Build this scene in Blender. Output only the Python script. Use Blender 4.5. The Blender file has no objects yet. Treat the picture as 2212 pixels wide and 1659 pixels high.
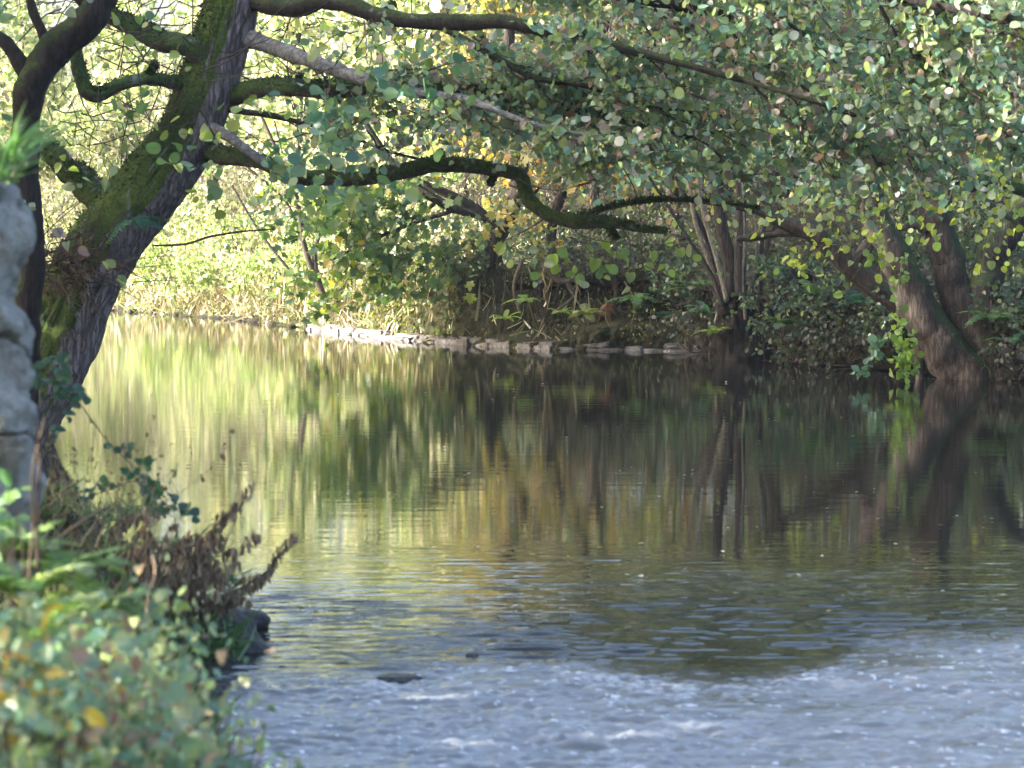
import bpy, math
import numpy as np
rng = np.random.default_rng(11)
C = bpy.context.scene.collection
F = 2800.0; CAMH = 2.07; PITCH = math.atan((384-215)/F)
cp, sp = math.cos(PITCH), math.sin(PITCH)
K = 1024/2212.0
A = lambda *v: np.array(v, float)

# ------------------------------------------------------------------ helpers
def Q(x, y, d):
    """world point on the sight line of photo point (x,y), at distance d along the river"""
    a = (x*K-512)/F; b = (384-y*K)/F
    v = np.array([a, cp+b*sp, -sp+b*cp]); v = v*(d/v[1])
    return np.array([v[0], v[1], v[2]+CAMH])
def QL(l):
    return np.array([Q(*p) for p in l])
def S(px, d): return px*K*d/F
def proj(p):
    p = np.atleast_2d(p); q = p-A(0, 0, CAMH)
    f = q[:, 1]*cp-q[:, 2]*sp; u = q[:, 1]*sp+q[:, 2]*cp
    return (512+F*q[:, 0]/f)/K, (384-F*u/f)/K
def nz(v):
    return v/np.maximum(np.linalg.norm(v, axis=-1, keepdims=True), 1e-9)
def sst(a, b, x):
    t = np.clip((x-a)/(b-a), 0, 1); return t*t*(3-2*t)
def hsh(i, j, k):
    n = (i*374761393+j*668265263+k*2147483647) & 0xffffffff
    n = ((n ^ (n >> 13))*1274126177) & 0xffffffff
    n = ((n ^ (n >> 16))*2246822519) & 0xffffffff
    return ((n >> 8) & 0xffff)/32767.5-1
def noise(p, sc=1.0, seed=0, octv=3):
    p = np.asarray(p, float)*sc; out = 0; amp = 1
    for o in range(octv):
        i = np.floor(p).astype(np.int64); f = p-i; f = f*f*(3-2*f); r = 0
        for a in (0, 1):
            for b in (0, 1):
                for c in (0, 1):
                    w = (f[..., 0] if a else 1-f[..., 0])*(f[..., 1] if b else 1-f[..., 1])*(f[..., 2] if c else 1-f[..., 2])
                    r = r+w*hsh(i[..., 0]+a+seed*17, i[..., 1]+b+o*31, i[..., 2]+c)
        out = out+r*amp; amp *= .5; p = p*2.03+7.1
    return out
def n2(x, y, sc=1.0, seed=0, octv=3):
    return noise(np.stack([x, y, np.zeros_like(x)+.37], -1), sc, seed, octv)

def tagit(o, label=None, cat=None, group=None, kind=None):
    if label: o['label'] = label
    if cat: o['category'] = cat
    if group: o['group'] = group
    if kind: o['kind'] = kind
    return o
def root(name, label, cat, loc=(0, 0, 0), group=None):
    o = bpy.data.objects.new(name, None); C.objects.link(o); o.location = tuple(loc)
    o.empty_display_size = .1
    return tagit(o, label, cat, group)
def mk(name, V, Fs, mat, parent=None, col=None, smooth=False):
    """V (n,3) world points; Fs list of (m,k) index arrays; col per face (sum m,3)"""
    V = np.asarray(V, float)
    if parent is not None: V = V-np.array(parent.location)
    me = bpy.data.meshes.new(name)
    Fs = [np.asarray(f, np.int64) for f in Fs if len(f)]
    me.vertices.add(len(V)); me.vertices.foreach_set('co', V.astype(np.float32).ravel())
    nl = sum(f.size for f in Fs); nf = sum(len(f) for f in Fs)
    me.loops.add(nl); me.loops.foreach_set('vertex_index', np.concatenate([f.ravel() for f in Fs]).astype(np.int32))
    tot = np.concatenate([np.full(len(f), f.shape[1]) for f in Fs])
    st = np.concatenate([[0], np.cumsum(tot)[:-1]])
    me.polygons.add(nf); me.polygons.foreach_set('loop_start', st.astype(np.int32))
    try: me.polygons.foreach_set('loop_total', tot.astype(np.int32))
    except Exception: pass
    me.update(calc_edges=True); me.validate()
    if smooth: me.polygons.foreach_set('use_smooth', np.ones(len(me.polygons), bool))
    if col is not None:
        at = me.attributes.new('Col', 'FLOAT_COLOR', 'FACE')
        c4 = np.ones((nf, 4), np.float32); c4[:, :3] = col
        at.data.foreach_set('color', c4.ravel())
    me.materials.append(mat)
    o = bpy.data.objects.new(name, me); C.objects.link(o)
    if parent is not None: o.parent = parent
    return o
class Bag:
    def __init__(s): s.V = []; s.F = {}; s.C = {}; s.n = 0
    def add(s, V, Fs, cols=None):
        V = np.asarray(V, float)
        for i, f in enumerate(Fs):
            f = np.asarray(f)
            if not len(f): continue
            k = f.shape[1]
            s.F.setdefault(k, []).append(f+s.n)
            c = np.ones((len(f), 3))*.5 if cols is None else (cols[i] if np.ndim(cols[i]) == 2 else np.tile(cols[i], (len(f), 1)))
            s.C.setdefault(k, []).append(c)
        s.V.append(V); s.n += len(V); return s
    def build(s, name, mat, parent=None, smooth=False):
        ks = sorted(s.F)
        return mk(name, np.concatenate(s.V), [np.concatenate(s.F[k]) for k in ks], mat, parent,
                  np.concatenate([np.concatenate(s.C[k]) for k in ks]), smooth)
def spline(P, n):
    P = np.asarray(P, float); m = len(P)
    t = np.linspace(0, m-1-1e-9, n); i = t.astype(int); f = (t-i)[:, None]
    g = lambda k: P[np.clip(k, 0, m-1)]
    p0, p1, p2, p3 = g(i-1), g(i), g(i+1), g(i+2)
    return .5*((2*p1)+(-p0+p2)*f+(2*p0-5*p1+4*p2-p3)*f*f+(-p0+3*p1-3*p2+p3)*f**3)
def tubes(Pt, R, k=5):
    """Pt (N,n,3), R (N,n) -> verts, quads"""
    Pt = np.asarray(Pt, float); R = np.asarray(R, float)
    N, n, _ = Pt.shape
    T = nz(np.gradient(Pt, axis=1))
    ref = np.where(np.abs(T[:, :1, 2:3]) > .8, A(1, 0, 0), A(0, 0, 1))*np.ones((N, n, 1))
    # parallel transport
    U = np.zeros_like(Pt); u = nz(np.cross(T[:, 0], ref[:, 0])); U[:, 0] = u
    for i in range(1, n):
        u = nz(u-(u*T[:, i]).sum(-1, keepdims=True)*T[:, i]); U[:, i] = u
    Wv = np.cross(T, U)
    a = np.arange(k)/k*2*np.pi
    V = Pt[:, :, None]+R[:, :, None, None]*(np.cos(a)[None, None, :, None]*U[:, :, None]+np.sin(a)[None, None, :, None]*Wv[:, :, None])
    b = (np.arange(N)*n*k)[:, None, None]; i = (np.arange(n-1)*k)[None, :, None]; j = np.arange(k)[None, None, :]
    j2 = (j+1) % k
    q = np.stack([b+i+j, b+i+j2, b+i+k+j2, b+i+k+j], -1).reshape(-1, 4)
    return V.reshape(-1, 3), q
FUZZ = []
def limb(P, R, n=24, k=14, lump=.12, seed=1, ridges=0.0, sc=3.0):
    """one thick limb, tapered, lumpy, closed at both ends"""
    Pp = spline(P, n); Rr = spline(np.asarray(R, float)[:, None], n)[:, 0]
    V, q = tubes(Pp[None], Rr[None], k)
    c = np.repeat(Pp, k, 0); d = V-c
    L = noise(V, sc, seed, 3)*lump+noise(V, sc*4, seed+3, 2)*lump*.35
    if ridges:
        ang = np.tile(np.arange(k)/k*2*np.pi, n); t = np.repeat(np.linspace(0, 1, n), k)
        rn = noise(np.stack([np.cos(ang)*5, np.sin(ang)*5, t*2.2+V[:, 2]*.5], -1), 1.6, seed+9, 3)
        L = L-np.abs(rn)*ridges
    V = c+d*(1+L)[:, None]
    global LAST; LAST = (V.copy(), nz(d))
    V = np.vstack([V, Pp[:1], Pp[-1:]]); m = n*k
    j = np.arange(k); t1 = np.stack([np.full(k, m), (j+1) % k, j], -1); t2 = np.stack([np.full(k, m+1), (n-1)*k+j, (n-1)*k+(j+1) % k], -1)
    return V, [q, np.vstack([t1, t2])]

# leaf templates: (verts(u side, v along, w normal), faces)
def half_leaf(out, fold=.12, droop=.0):
    out = np.array(out, float); n = len(out)
    mid = [[0, 0, 0], [0, 1, -droop]]
    V = mid+[[u, v, fold*u*2-droop*v*v] for u, v in out]+[[-u, v, fold*u*2-droop*v*v] for u, v in out]
    f1 = [0]+list(range(2, 2+n))+[1]; f2 = [1]+list(range(2+2*n-1, 2+n-1, -1))+[0]
    return np.array(V, float), [np.array([f1, f2])]
T_ALDER = half_leaf([(.2, .04), (.38, .24), (.46, .5), (.42, .78), (.26, .96)], .1)
T_ALD2 = half_leaf([(.16, .06), (.34, .22), (.40, .42), (.33, .66), (.14, .88)], .3, .15)
T_ALD3 = half_leaf([(.22, .02), (.44, .16), (.5, .42), (.44, .7), (.3, .88), (.12, .97)], .22, .22)
T_OVAL = half_leaf([(.2, .2), (.3, .5), (.18, .82)], .15, .08)
T_FAR = (A([-.35, .3, .0], [0, 0, 0], [.35, .35, .0], [.0, 1, 0]), [np.array([[0, 1, 2, 3]])])
T_BLADE = (A([-.03, 0, 0], [.03, 0, 0], [-.03, .5, -.04], [.03, .5, -.04], [0, 1, -.25]), [np.array([[0, 1, 3, 2]]), np.array([[2, 3, 4]])])
def maple():
    pts = [(0, 0), (.18, -.02), (.42, .02), (.30, .18), (.36, .25), (.62, .38), (.46, .45), (.5, .58), (.26, .55), (.2, .62), (.24, .8), (.1, .8), (0, 1.02)]
    V = [[u, v, abs(u)*.15-.1*v*v] for u, v in pts]+[[-u, v, abs(u)*.15-.1*v*v] for u, v in pts[1:-1]]
    n = len(pts); r = list(range(n)); l = [0]+list(range(n, n+n-2))+[n-1]
    return np.array(V, float), [np.array([r]), np.array([l[::-1]])]
T_MAPLE = maple()
def hexleaf(): # lush bramble leaflet, toothed
    out = [(.15, .06), (.33, .2), (.36, .3), (.43, .36), (.41, .5), (.4, .6), (.29, .7), (.27, .78), (.1, .9)]
    return half_leaf(out, .18, .1)
T_BRAM = hexleaf()
def leaves(bag, T, pos, axis, nrm, size, col, jit=.12):
    pos = np.atleast_2d(pos); N = len(pos)
    if not N: return
    V, Fs = T
    y = nz(axis); x = nz(np.cross(y, nrm)+1e-6); z = np.cross(x, y)
    size = np.broadcast_to(size, (N,))
    aspect = 1+rng.normal(0, .1, N)
    curl = rng.normal(1, .8, N)
    W = pos[:, None]+size[:, None, None]*(V[None, :, 0, None]*aspect[:, None, None]*x[:, None]+V[None, :, 1, None]*y[:, None]+V[None, :, 2, None]*curl[:, None, None]*z[:, None])
    k = len(V); off = (np.arange(N)*k)
    out = []; cc = []
    col = col*np.exp(rng.normal(0, jit, (N, 1)))
    for f in Fs:
        g = (f[None]+off[:, None, None]).reshape(-1, f.shape[1]); out.append(g); cc.append(np.repeat(col, len(f), 0))
    bag.add(W.reshape(-1, 3), out, cc)
def pick(pal, n):
    w = np.array([p[0] for p in pal], float); i = rng.choice(len(pal), n, p=w/w.sum())
    return np.array([p[1] for p in pal])[i]
def rdir(n, bias=(0, 0, 0), s=1.0):
    return nz(rng.normal(0, s, (n, 3))+np.array(bias))

# ------------------------------------------------------------------ materials
def newmat(name):
    m = bpy.data.materials.new(name); m.use_nodes = True; nt = m.node_tree; nt.nodes.clear()
    out = nt.nodes.new('ShaderNodeOutputMaterial'); return m, nt, out
def N(nt, t, **kw):
    n = nt.nodes.new(t)
    for k, v in kw.items():
        if k in n.inputs: n.inputs[k].default_value = v
        else: setattr(n, k, v)
    return n
def leafmat(name, trans=.4, rough=.45, spec=.5, tcol=(1.12, 1.1, .72)):
    m, nt, out = newmat(name); L = nt.links.new
    at = N(nt, 'ShaderNodeAttribute', attribute_name='Col')
    geo = N(nt, 'ShaderNodeNewGeometry')
    nn = N(nt, 'ShaderNodeTexNoise', Scale=40.0, Detail=3.0)
    L(geo.outputs['Position'], nn.inputs['Vector'])
    mul = N(nt, 'ShaderNodeMix', data_type='RGBA', blend_type='MULTIPLY'); mul.inputs[0].default_value = .45
    L(at.outputs['Color'], mul.inputs[6]); L(nn.outputs['Color'], mul.inputs[7])
    b = N(nt, 'ShaderNodeBsdfPrincipled', Roughness=rough); b.inputs['Specular IOR Level'].default_value = spec
    L(mul.outputs[2], b.inputs['Base Color'])
    t = N(nt, 'ShaderNodeBsdfTranslucent')
    mm = N(nt, 'ShaderNodeMix', data_type='RGBA', blend_type='MULTIPLY'); mm.inputs[0].default_value = 1
    mm.inputs[7].default_value = (*[c*1.3 for c in tcol], 1); L(at.outputs['Color'], mm.inputs[6]); L(mm.outputs[2], t.inputs['Color'])
    mix = N(nt, 'ShaderNodeMixShader'); mix.inputs[0].default_value = trans
    L(b.outputs[0], mix.inputs[1]); L(t.outputs[0], mix.inputs[2]); L(mix.outputs[0], out.inputs[0])
    return m
M_LEAF = leafmat('leaf'); M_LEAFG = leafmat('glossy_leaf', .38, .42, .6)
M_DRY = leafmat('dry_leaf', .2, .8, .2, (1.0, .9, .7))
def barkmat(name, c1, c2, moss=0.0, mosscol=(.06, .09, .015), mdir=(-.6, -.1, .75), stretch=(8, 8, 1.6), bump=.5, mossn=.0):
    m, nt, out = newmat(name); L = nt.links.new
    geo = N(nt, 'ShaderNodeNewGeometry')
    mp = N(nt, 'ShaderNodeMapping'); mp.inputs['Scale'].default_value = stretch; L(geo.outputs['Position'], mp.inputs[0])
    n1 = N(nt, 'ShaderNodeTexNoise', Scale=2.2, Detail=8.0, Roughness=.65); L(mp.outputs[0], n1.inputs['Vector'])
    v1 = N(nt, 'ShaderNodeTexVoronoi', feature='DISTANCE_TO_EDGE', Scale=2.0); 
    add = N(nt, 'ShaderNodeVectorMath', operation='ADD'); L(mp.outputs[0], add.inputs[0]); L(n1.outputs['Color'], add.inputs[1]); L(add.outputs[0], v1.inputs['Vector'])
    cr = N(nt, 'ShaderNodeValToRGB'); cr.color_ramp.elements[0].position = .3; cr.color_ramp.elements[1].position = .7
    cr.color_ramp.elements[0].color = (*c1, 1); cr.color_ramp.elements[1].color = (*c2, 1); L(n1.outputs[0], cr.inputs[0])
    col = cr.outputs[0]
    crack = N(nt, 'ShaderNodeMapRange'); crack.inputs[1].default_value = 0; crack.inputs[2].default_value = .18; crack.inputs[3].default_value = .35; crack.inputs[4].default_value = 1
    L(v1.outputs['Distance'], crack.inputs[0])
    mc = N(nt, 'ShaderNodeMix', data_type='RGBA', blend_type='MULTIPLY'); mc.inputs[0].default_value = .8
    L(col, mc.inputs[6]); L(crack.outputs[0], mc.inputs[7]); col = mc.outputs[2]
    hh = N(nt, 'ShaderNodeMath', operation='MULTIPLY_ADD'); L(crack.outputs[0], hh.inputs[0]); hh.inputs[1].default_value = .7; L(n1.outputs[0], hh.inputs[2])
    b = N(nt, 'ShaderNodeBsdfPrincipled', Roughness=.9); b.inputs['Specular IOR Level'].default_value = .25
    height = hh.outputs[0]
    if moss > 0:
        dn = N(nt, 'ShaderNodeVectorMath', operation='DOT_PRODUCT'); L(geo.outputs['Normal'], dn.inputs[0]); dn.inputs[1].default_value = mdir
        n3 = N(nt, 'ShaderNodeTexNoise', Scale=3.0, Detail=6.0, Roughness=.7); L(geo.outputs['Position'], n3.inputs['Vector'])
        ma = N(nt, 'ShaderNodeMath', operation='MULTIPLY_ADD'); L(n3.outputs[0], ma.inputs[0]); ma.inputs[1].default_value = 1.4; L(dn.outputs['Value'], ma.inputs[2])
        mr = N(nt, 'ShaderNodeMapRange'); mr.inputs[1].default_value = 1.2-moss; mr.inputs[2].default_value = 1.42-moss; L(ma.outputs[0], mr.inputs[0])
        n4 = N(nt, 'ShaderNodeTexNoise', Scale=35.0, Detail=6.0, Roughness=.75); L(geo.outputs['Position'], n4.inputs['Vector'])
        c2r = N(nt, 'ShaderNodeValToRGB'); c2r.color_ramp.elements[0].position = .35; c2r.color_ramp.elements[1].position = .68
        c2r.color_ramp.elements[0].color = (*[c*.35 for c in mosscol], 1); c2r.color_ramp.elements[1].color = (*[c*1.6 for c in mosscol], 1); L(n4.outputs[0], c2r.inputs[0])
        n5 = N(nt, 'ShaderNodeTexNoise', Scale=1.7, Detail=5.0, Roughness=.6); L(geo.outputs['Position'], n5.inputs['Vector'])
        c5 = N(nt, 'ShaderNodeValToRGB'); e5 = c5.color_ramp.elements; e5[0].position = .36; e5[0].color = (.30, .42, .5, 1); e5[1].position = .62; e5[1].color = (1.25, 1.2, 1, 1); L(n5.outputs[0], c5.inputs[0])
        m5 = N(nt, 'ShaderNodeMix', data_type='RGBA', blend_type='MULTIPLY'); m5.inputs[0].default_value = 1; L(c2r.outputs[0], m5.inputs[6]); L(c5.outputs[0], m5.inputs[7])
        n6 = N(nt, 'ShaderNodeTexNoise', Scale=4.5, Detail=7.0, Roughness=.7); L(mp.outputs[0], n6.inputs['Vector']); n6.inputs['Scale'].default_value = .9
        r6 = N(nt, 'ShaderNodeMapRange'); r6.inputs[1].default_value = .60; r6.inputs[2].default_value = .66; r6.inputs[4].default_value = .75; L(n6.outputs[0], r6.inputs[0])
        m6 = N(nt, 'ShaderNodeMix', data_type='RGBA'); m6.inputs[7].default_value = (.16, .21, .18, 1); L(r6.outputs[0], m6.inputs[0]); L(m5.outputs[2], m6.inputs[6])
        mx = N(nt, 'ShaderNodeMix', data_type='RGBA'); L(mr.outputs[0], mx.inputs[0]); L(col, mx.inputs[6]); L(m6.outputs[2], mx.inputs[7]); col = mx.outputs[2]
        hm = N(nt, 'ShaderNodeMix', data_type='FLOAT'); L(mr.outputs[0], hm.inputs[0]); L(height, hm.inputs[2]); L(n4.outputs[0], hm.inputs[3]); height = hm.outputs[0]
    bp = N(nt, 'ShaderNodeBump', Strength=bump, Distance=.04); L(height, bp.inputs['Height'])
    L(col, b.inputs['Base Color']); L(bp.outputs[0], b.inputs['Normal']); L(b.outputs[0], out.inputs[0])
    return m
M_BARK = barkmat('mossy_bark', (.16, .13, .13), (.38, .32, .33), .97, (.062, .10, .02), (-.95, .15, .25), stretch=(9, 9, 1.5), bump=.9)
M_BRANCH = barkmat('mossy_branch_bark', (.05, .05, .035), (.12, .12, .09), .9, (.05, .08, .025), (-.1, -.1, .95), (7, 7, 7))
M_GREY = barkmat('grey_bark', (.10, .10, .10), (.26, .25, .24), 0, stretch=(6, 6, 6), bump=.3)
M_DARK = barkmat('dark_bark', (.014, .011, .011), (.045, .036, .034), .3, (.04, .055, .02), (-.3, 0, .9))
M_RBARK = barkmat('brown_bark', (.028, .022, .018), (.085, .066, .054), .02, (.03, .05, .02), (.6, -.2, .5), stretch=(9, 9, 1.5), bump=.6)
M_TWIG = barkmat('twig_bark', (.045, .035, .03), (.12, .09, .075), 0, stretch=(10, 10, 10), bump=.2)
M_PALE = barkmat('pale_stem', (.14, .11, .08), (.32, .28, .20), 0, stretch=(10, 10, 3), bump=.2)
def soilmat(name, cols, bump=.7, sc=6.0, rough=.95):
    m, nt, out = newmat(name); L = nt.links.new
    geo = N(nt, 'ShaderNodeNewGeometry')
    n1 = N(nt, 'ShaderNodeTexNoise', Scale=sc, Detail=10.0, Roughness=.7); L(geo.outputs['Position'], n1.inputs['Vector'])
    n2_ = N(nt, 'ShaderNodeTexNoise', Scale=sc*7, Detail=6.0, Roughness=.7); L(geo.outputs['Position'], n2_.inputs['Vector'])
    cr = N(nt, 'ShaderNodeValToRGB'); e = cr.color_ramp.elements
    while len(e) < len(cols): e.new(.5)
    for i, c in enumerate(cols): e[i].position = .3+.4*i/(len(cols)-1); e[i].color = (*c, 1)
    L(n1.outputs[0], cr.inputs[0])
    mul = N(nt, 'ShaderNodeMix', data_type='RGBA', blend_type='OVERLAY'); mul.inputs[0].default_value = .7; L(cr.outputs[0], mul.inputs[6]); L(n2_.outputs[0], mul.inputs[7])
    b = N(nt, 'ShaderNodeBsdfPrincipled', Roughness=rough); b.inputs['Specular IOR Level'].default_value = .2
    bp = N(nt, 'ShaderNodeBump', Strength=bump, Distance=.05); L(n2_.outputs[0], bp.inputs['Height'])
    L(mul.outputs[2], b.inputs['Base Color']); L(bp.outputs[0], b.inputs['Normal']); L(b.outputs[0], out.inputs[0]); return m
M_SOIL = soilmat('soil', [(.015, .013, .010), (.04, .032, .024), (.03, .035, .018), (.07, .06, .04)])
M_DSOIL = soilmat('dark_soil', [(.008, .007, .007), (.022, .018, .016), (.03, .024, .02)])  # very dark soil for the right part of the bank and the stumps
M_MOSS = soilmat('moss_bank', [(.012, .010, .008), (.045, .042, .015), (.025, .03, .011), (.085, .075, .03)], 1.0, 4.0)
M_STONE = soilmat('pale_stone', [(.05, .045, .04), (.15, .14, .13), (.23, .215, .21), (.08, .08, .05)], .8, 5.0, .85)
M_WALL = soilmat('foreground_wall_stone', [(.15, .15, .14), (.42, .41, .39), (.56, .55, .52), (.2, .23, .17)], 1.0, 11.0, .9)
M_ROCK = soilmat('wet_rock', [(.012, .013, .018), (.03, .032, .04), (.05, .05, .055)], .6, 5.0, .35)
M_FIB = soilmat('root_fibre', [(.05, .04, .03), (.13, .10, .07)], .4, 9.0)

# ------------------------------------------------------------------ terrain
FB = A((-60, 74), (-14, 63.5), (-8.9, 61), (-5.6, 55.7), (-3.55, 50.4), (-1.8, 46.4), (-.78, 44.6), (.65, 42.9), (2.6, 42.3), (3.2, 40.2), (4.6, 37.4), (5.2, 35.5), (6.4, 34.5), (12, 31), (40, 20))
LB = A((1.5, -8), (-.2, 3), (-.75, 8), (-1.0, 10), (-1.34, 12), (-1.42, 13.3), (-1.75, 14.2), (-2.5, 16.5), (-3.85, 22), (-4.35, 25.6), (-6.5, 31), (-13, 40), (-60, 52))
def sdist(x, y, PL):
    best = np.full(x.shape, 1e9); sg = np.ones(x.shape)
    for a, b in zip(PL[:-1], PL[1:]):
        d = b-a; L2 = d@d; t = np.clip(((x-a[0])*d[0]+(y-a[1])*d[1])/L2, 0, 1)
        ex, ey = x-a[0]-t*d[0], y-a[1]-t*d[1]; r = np.hypot(ex, ey)
        c = d[0]*(y-a[1])-d[1]*(x-a[0]); m = r < best-1e-9
        best = np.where(m, r, best); sg = np.where(m, np.sign(c), sg)
    return best*sg
def ground(x, y):
    x = np.asarray(x, float); y = np.asarray(y, float)
    f = sdist(x, y, FB); l = sdist(x, y, LB)
    nn = n2(x, y, .35, 5, 4)
    lit = sst(-1.5, -5, x-(y-50)*.0)     # the left part of the far bank is low and shelving
    rise = 1.25*sst(.9, 1.9, f)*(1-lit)+.95*sst(-.1, 2.6, f)*lit
    hf = -.5+.5*sst(-.6, .05, f)+rise+.22*np.maximum(f-3.0, 0)*sst(3, 9, f)+nn*.22*sst(.5, 4, f)
    hf = np.minimum(hf, 6+nn)
    hl = -.5+.5*sst(-.5, .0, l)+.42*sst(-.02, .45, l)+.38*sst(.3, 2.5, l)+n2(x, y, 1.3, 8, 4)*.1*sst(0, .6, l)+.25*sst(3, 12, l)+.16*np.exp(-((y-14.7)/1.1)**2)*sst(.05, .6, l)
    return np.maximum(hf, hl)
def axis(parts):
    out = []
    for a, b, s in parts: out.append(np.arange(a, b, s))
    return np.concatenate(out)
gx = axis([(-60, -16, 2.), (-16, -7, .3), (-7, 7, .09), (7, 14, .3), (14, 60, 2.)])
gy = axis([(-8, 3, .5), (3, 18, .09), (18, 33, .25), (33, 66, .14), (66, 90, .4), (90, 150, 3.)])
X, Y = np.meshgrid(gx, gy, indexing='ij'); Z = ground(X, Y)
V = np.stack([X, Y, Z], -1).reshape(-1, 3); ny = len(gy)
i, j = np.meshgrid(np.arange(len(gx)-1), np.arange(ny-1), indexing='ij'); b0 = (i*ny+j).ravel()
g = mk('ground', V, [np.stack([b0, b0+ny, b0+ny+1, b0+1], -1)], M_SOIL, smooth=True); tagit(g, kind='structure')

# ------------------------------------------------------------------ river
def field(nx, ny_, dx, dy, lx, ly, seed, p=1.2):
    r = np.random.default_rng(seed); w = r.normal(size=(nx, ny_)); f = np.fft.fft2(w)
    kx = np.fft.fftfreq(nx, dx)[:, None]*lx; ky = np.fft.fftfreq(ny_, dy)[None]*ly
    k = np.sqrt(kx*kx+ky*ky); a = k**1.0/(1+k**(1.0+p+1.5)); f *= a; h = np.real(np.fft.ifft2(f)); return h/h.std()
dx, dy = .0125, .016
rx = np.arange(-2.6, 3.6, dx); ry = np.arange(9.3, 21, dy)
X, Y = np.meshgrid(rx, ry, indexing='ij')
ux, uy = proj(np.stack([X, Y, 0*X], -1).reshape(-1, 3)); ux = ux.reshape(X.shape); uy = uy.reshape(X.shape)
# crest line of the riffle, as it lies across the river
cx = [-400, 430, 700, 900, 1050, 1200, 1350, 1440, 1600, 1750, 1850, 2000, 2212, 2600]
cy = [1480, 1445, 1462, 1450, 1425, 1432, 1455, 1472, 1478, 1450, 1408, 1380, 1365, 1350]
CR = np.interp(ux, cx, cy)
rif = sst(-40, 75, uy-CR+n2(X, Y*2, 1.6, 3, 4)*26)
crest = np.exp(-((uy-CR-18)/16.)**2)*np.clip(.5+n2(X, Y, 1.1, 41, 2)*.9, 0, 1)
calm = sst(1130, 1400, uy)
f1 = field(*X.shape, dx, dy, .22, .13, 1); f2 = field(*X.shape, dx, dy, .07, .045, 2); f3 = field(*X.shape, dx, dy, .6, .12, 3); f4 = field(*X.shape, dx, dy, .12, .03, 5)
hum = n2(X, Y, .9, 12, 2)
f5 = field(*X.shape, dx, dy, .5, .09, 7); pat = np.clip(.75+n2(X, Y*1.5, 1.3, 13, 3)*.7, .22, 1.3)
Hh = rif*pat*(.0078*f1*(1+.4*hum)+.0030*f2+.0036*f5)+crest*(.022+.006*f1)*sst(-.1, .5, n2(X, Y, 1.7, 43, 2))+rif*(.022*hum+.009*n2(X, Y, 2.6, 88, 2))+calm*(.0030*f3+.0004*f4)*(.6+.8*sst(-.2, .5, n2(X*.6, Y, 1.2, 19, 2)))
edge = sst(0, .5, X-rx[0])*sst(0, .5, rx[-1]-X)*sst(0, 2.5, ry[-1]-Y)*sst(0, .2, Y-ry[0])
Hh = Hh*edge
V = np.stack([X, Y, Hh], -1).reshape(-1, 3); ny = len(ry)
i, j = np.meshgrid(np.arange(len(rx)-1), np.arange(ny-1), indexing='ij'); b0 = (i*ny+j).ravel()
q = np.stack([b0, b0+ny, b0+ny+1, b0+1], -1)
# froth where the chop breaks, plus a pale wash standing in for reflected sky
slope = np.gradient(Hh, dy, axis=1)
foam_sheen = rif*(.23+.14*(pat-.4)+.05*np.clip(f3, -1, 2))+np.clip((f2*.8+f5*.35+f1*.6+hum*.35-1.4)*.8, 0, .9)*rif+crest*np.clip(.25+f2*.3+f1*.25+hum*.4, 0, .7)*.9
B = Bag(); fc = foam_sheen[:-1, :-1].ravel(); B.add(V, [q], [np.stack([fc, fc, fc], -1)])
x0, x1, y0, y1 = rx[0], rx[-1], ry[0], ry[-1]
def rect(a, b, c, d):
    B.add(A([a, c, 0], [b, c, 0], [b, d, 0], [a, d, 0]), [np.array([[0, 1, 2, 3]])], [np.zeros((1, 3))])
rect(-60, x0, y0, y1); rect(x1, 60, y0, y1); rect(-60, 60, y1, 150); rect(-60, 60, -8, y0)
m, nt, out = newmat('river_water'); L = nt.links.new
geo = N(nt, 'ShaderNodeNewGeometry')
def nzn(scale, vec, det=3.0):
    mp = N(nt, 'ShaderNodeMapping'); mp.inputs['Scale'].default_value = vec; L(geo.outputs['Position'], mp.inputs[0])
    n = N(nt, 'ShaderNodeTexNoise', Scale=scale, Detail=det, Roughness=.55); L(mp.outputs[0], n.inputs['Vector']); return n
na = nzn(1.0, (2.5, 9, 1)); nb = nzn(1.0, (9, 34, 1), 2.0)
s0 = N(nt, 'ShaderNodeMath', operation='MULTIPLY_ADD'); L(nb.outputs[0], s0.inputs[0]); s0.inputs[1].default_value = .3; L(na.outputs[0], s0.inputs[2])
nc = nzn(1.0, (.9, 3.6, 1), 1.0); s1 = N(nt, 'ShaderNodeMath', operation='MULTIPLY_ADD'); L(nc.outputs[0], s1.inputs[0]); s1.inputs[1].default_value = 2.2; L(s0.outputs[0], s1.inputs[2])
bp = N(nt, 'ShaderNodeBump', Strength=1.0, Distance=.0005); L(s1.outputs[0], bp.inputs['Height'])
wb = N(nt, 'ShaderNodeBsdfPrincipled', Roughness=.03, IOR=1.333); wb.inputs['Base Color'].default_value = (.010, .011, .010, 1)
L(bp.outputs[0], wb.inputs['Normal'])
at = N(nt, 'ShaderNodeAttribute', attribute_name='Col')
fd = N(nt, 'ShaderNodeBsdfPrincipled', Roughness=.6); fd.inputs['Base Color'].default_value = (.6, .62, .65, 1)
mx = N(nt, 'ShaderNodeMixShader'); sepc = N(nt, 'ShaderNodeSeparateColor'); L(at.outputs['Color'], sepc.inputs[0]); L(sepc.outputs[0], mx.inputs[0])
L(wb.outputs[0], mx.inputs[1]); L(fd.outputs[0], mx.inputs[2]); L(mx.outputs[0], out.inputs[0])
tagit(B.build('river', m, smooth=True), kind='structure')

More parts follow.
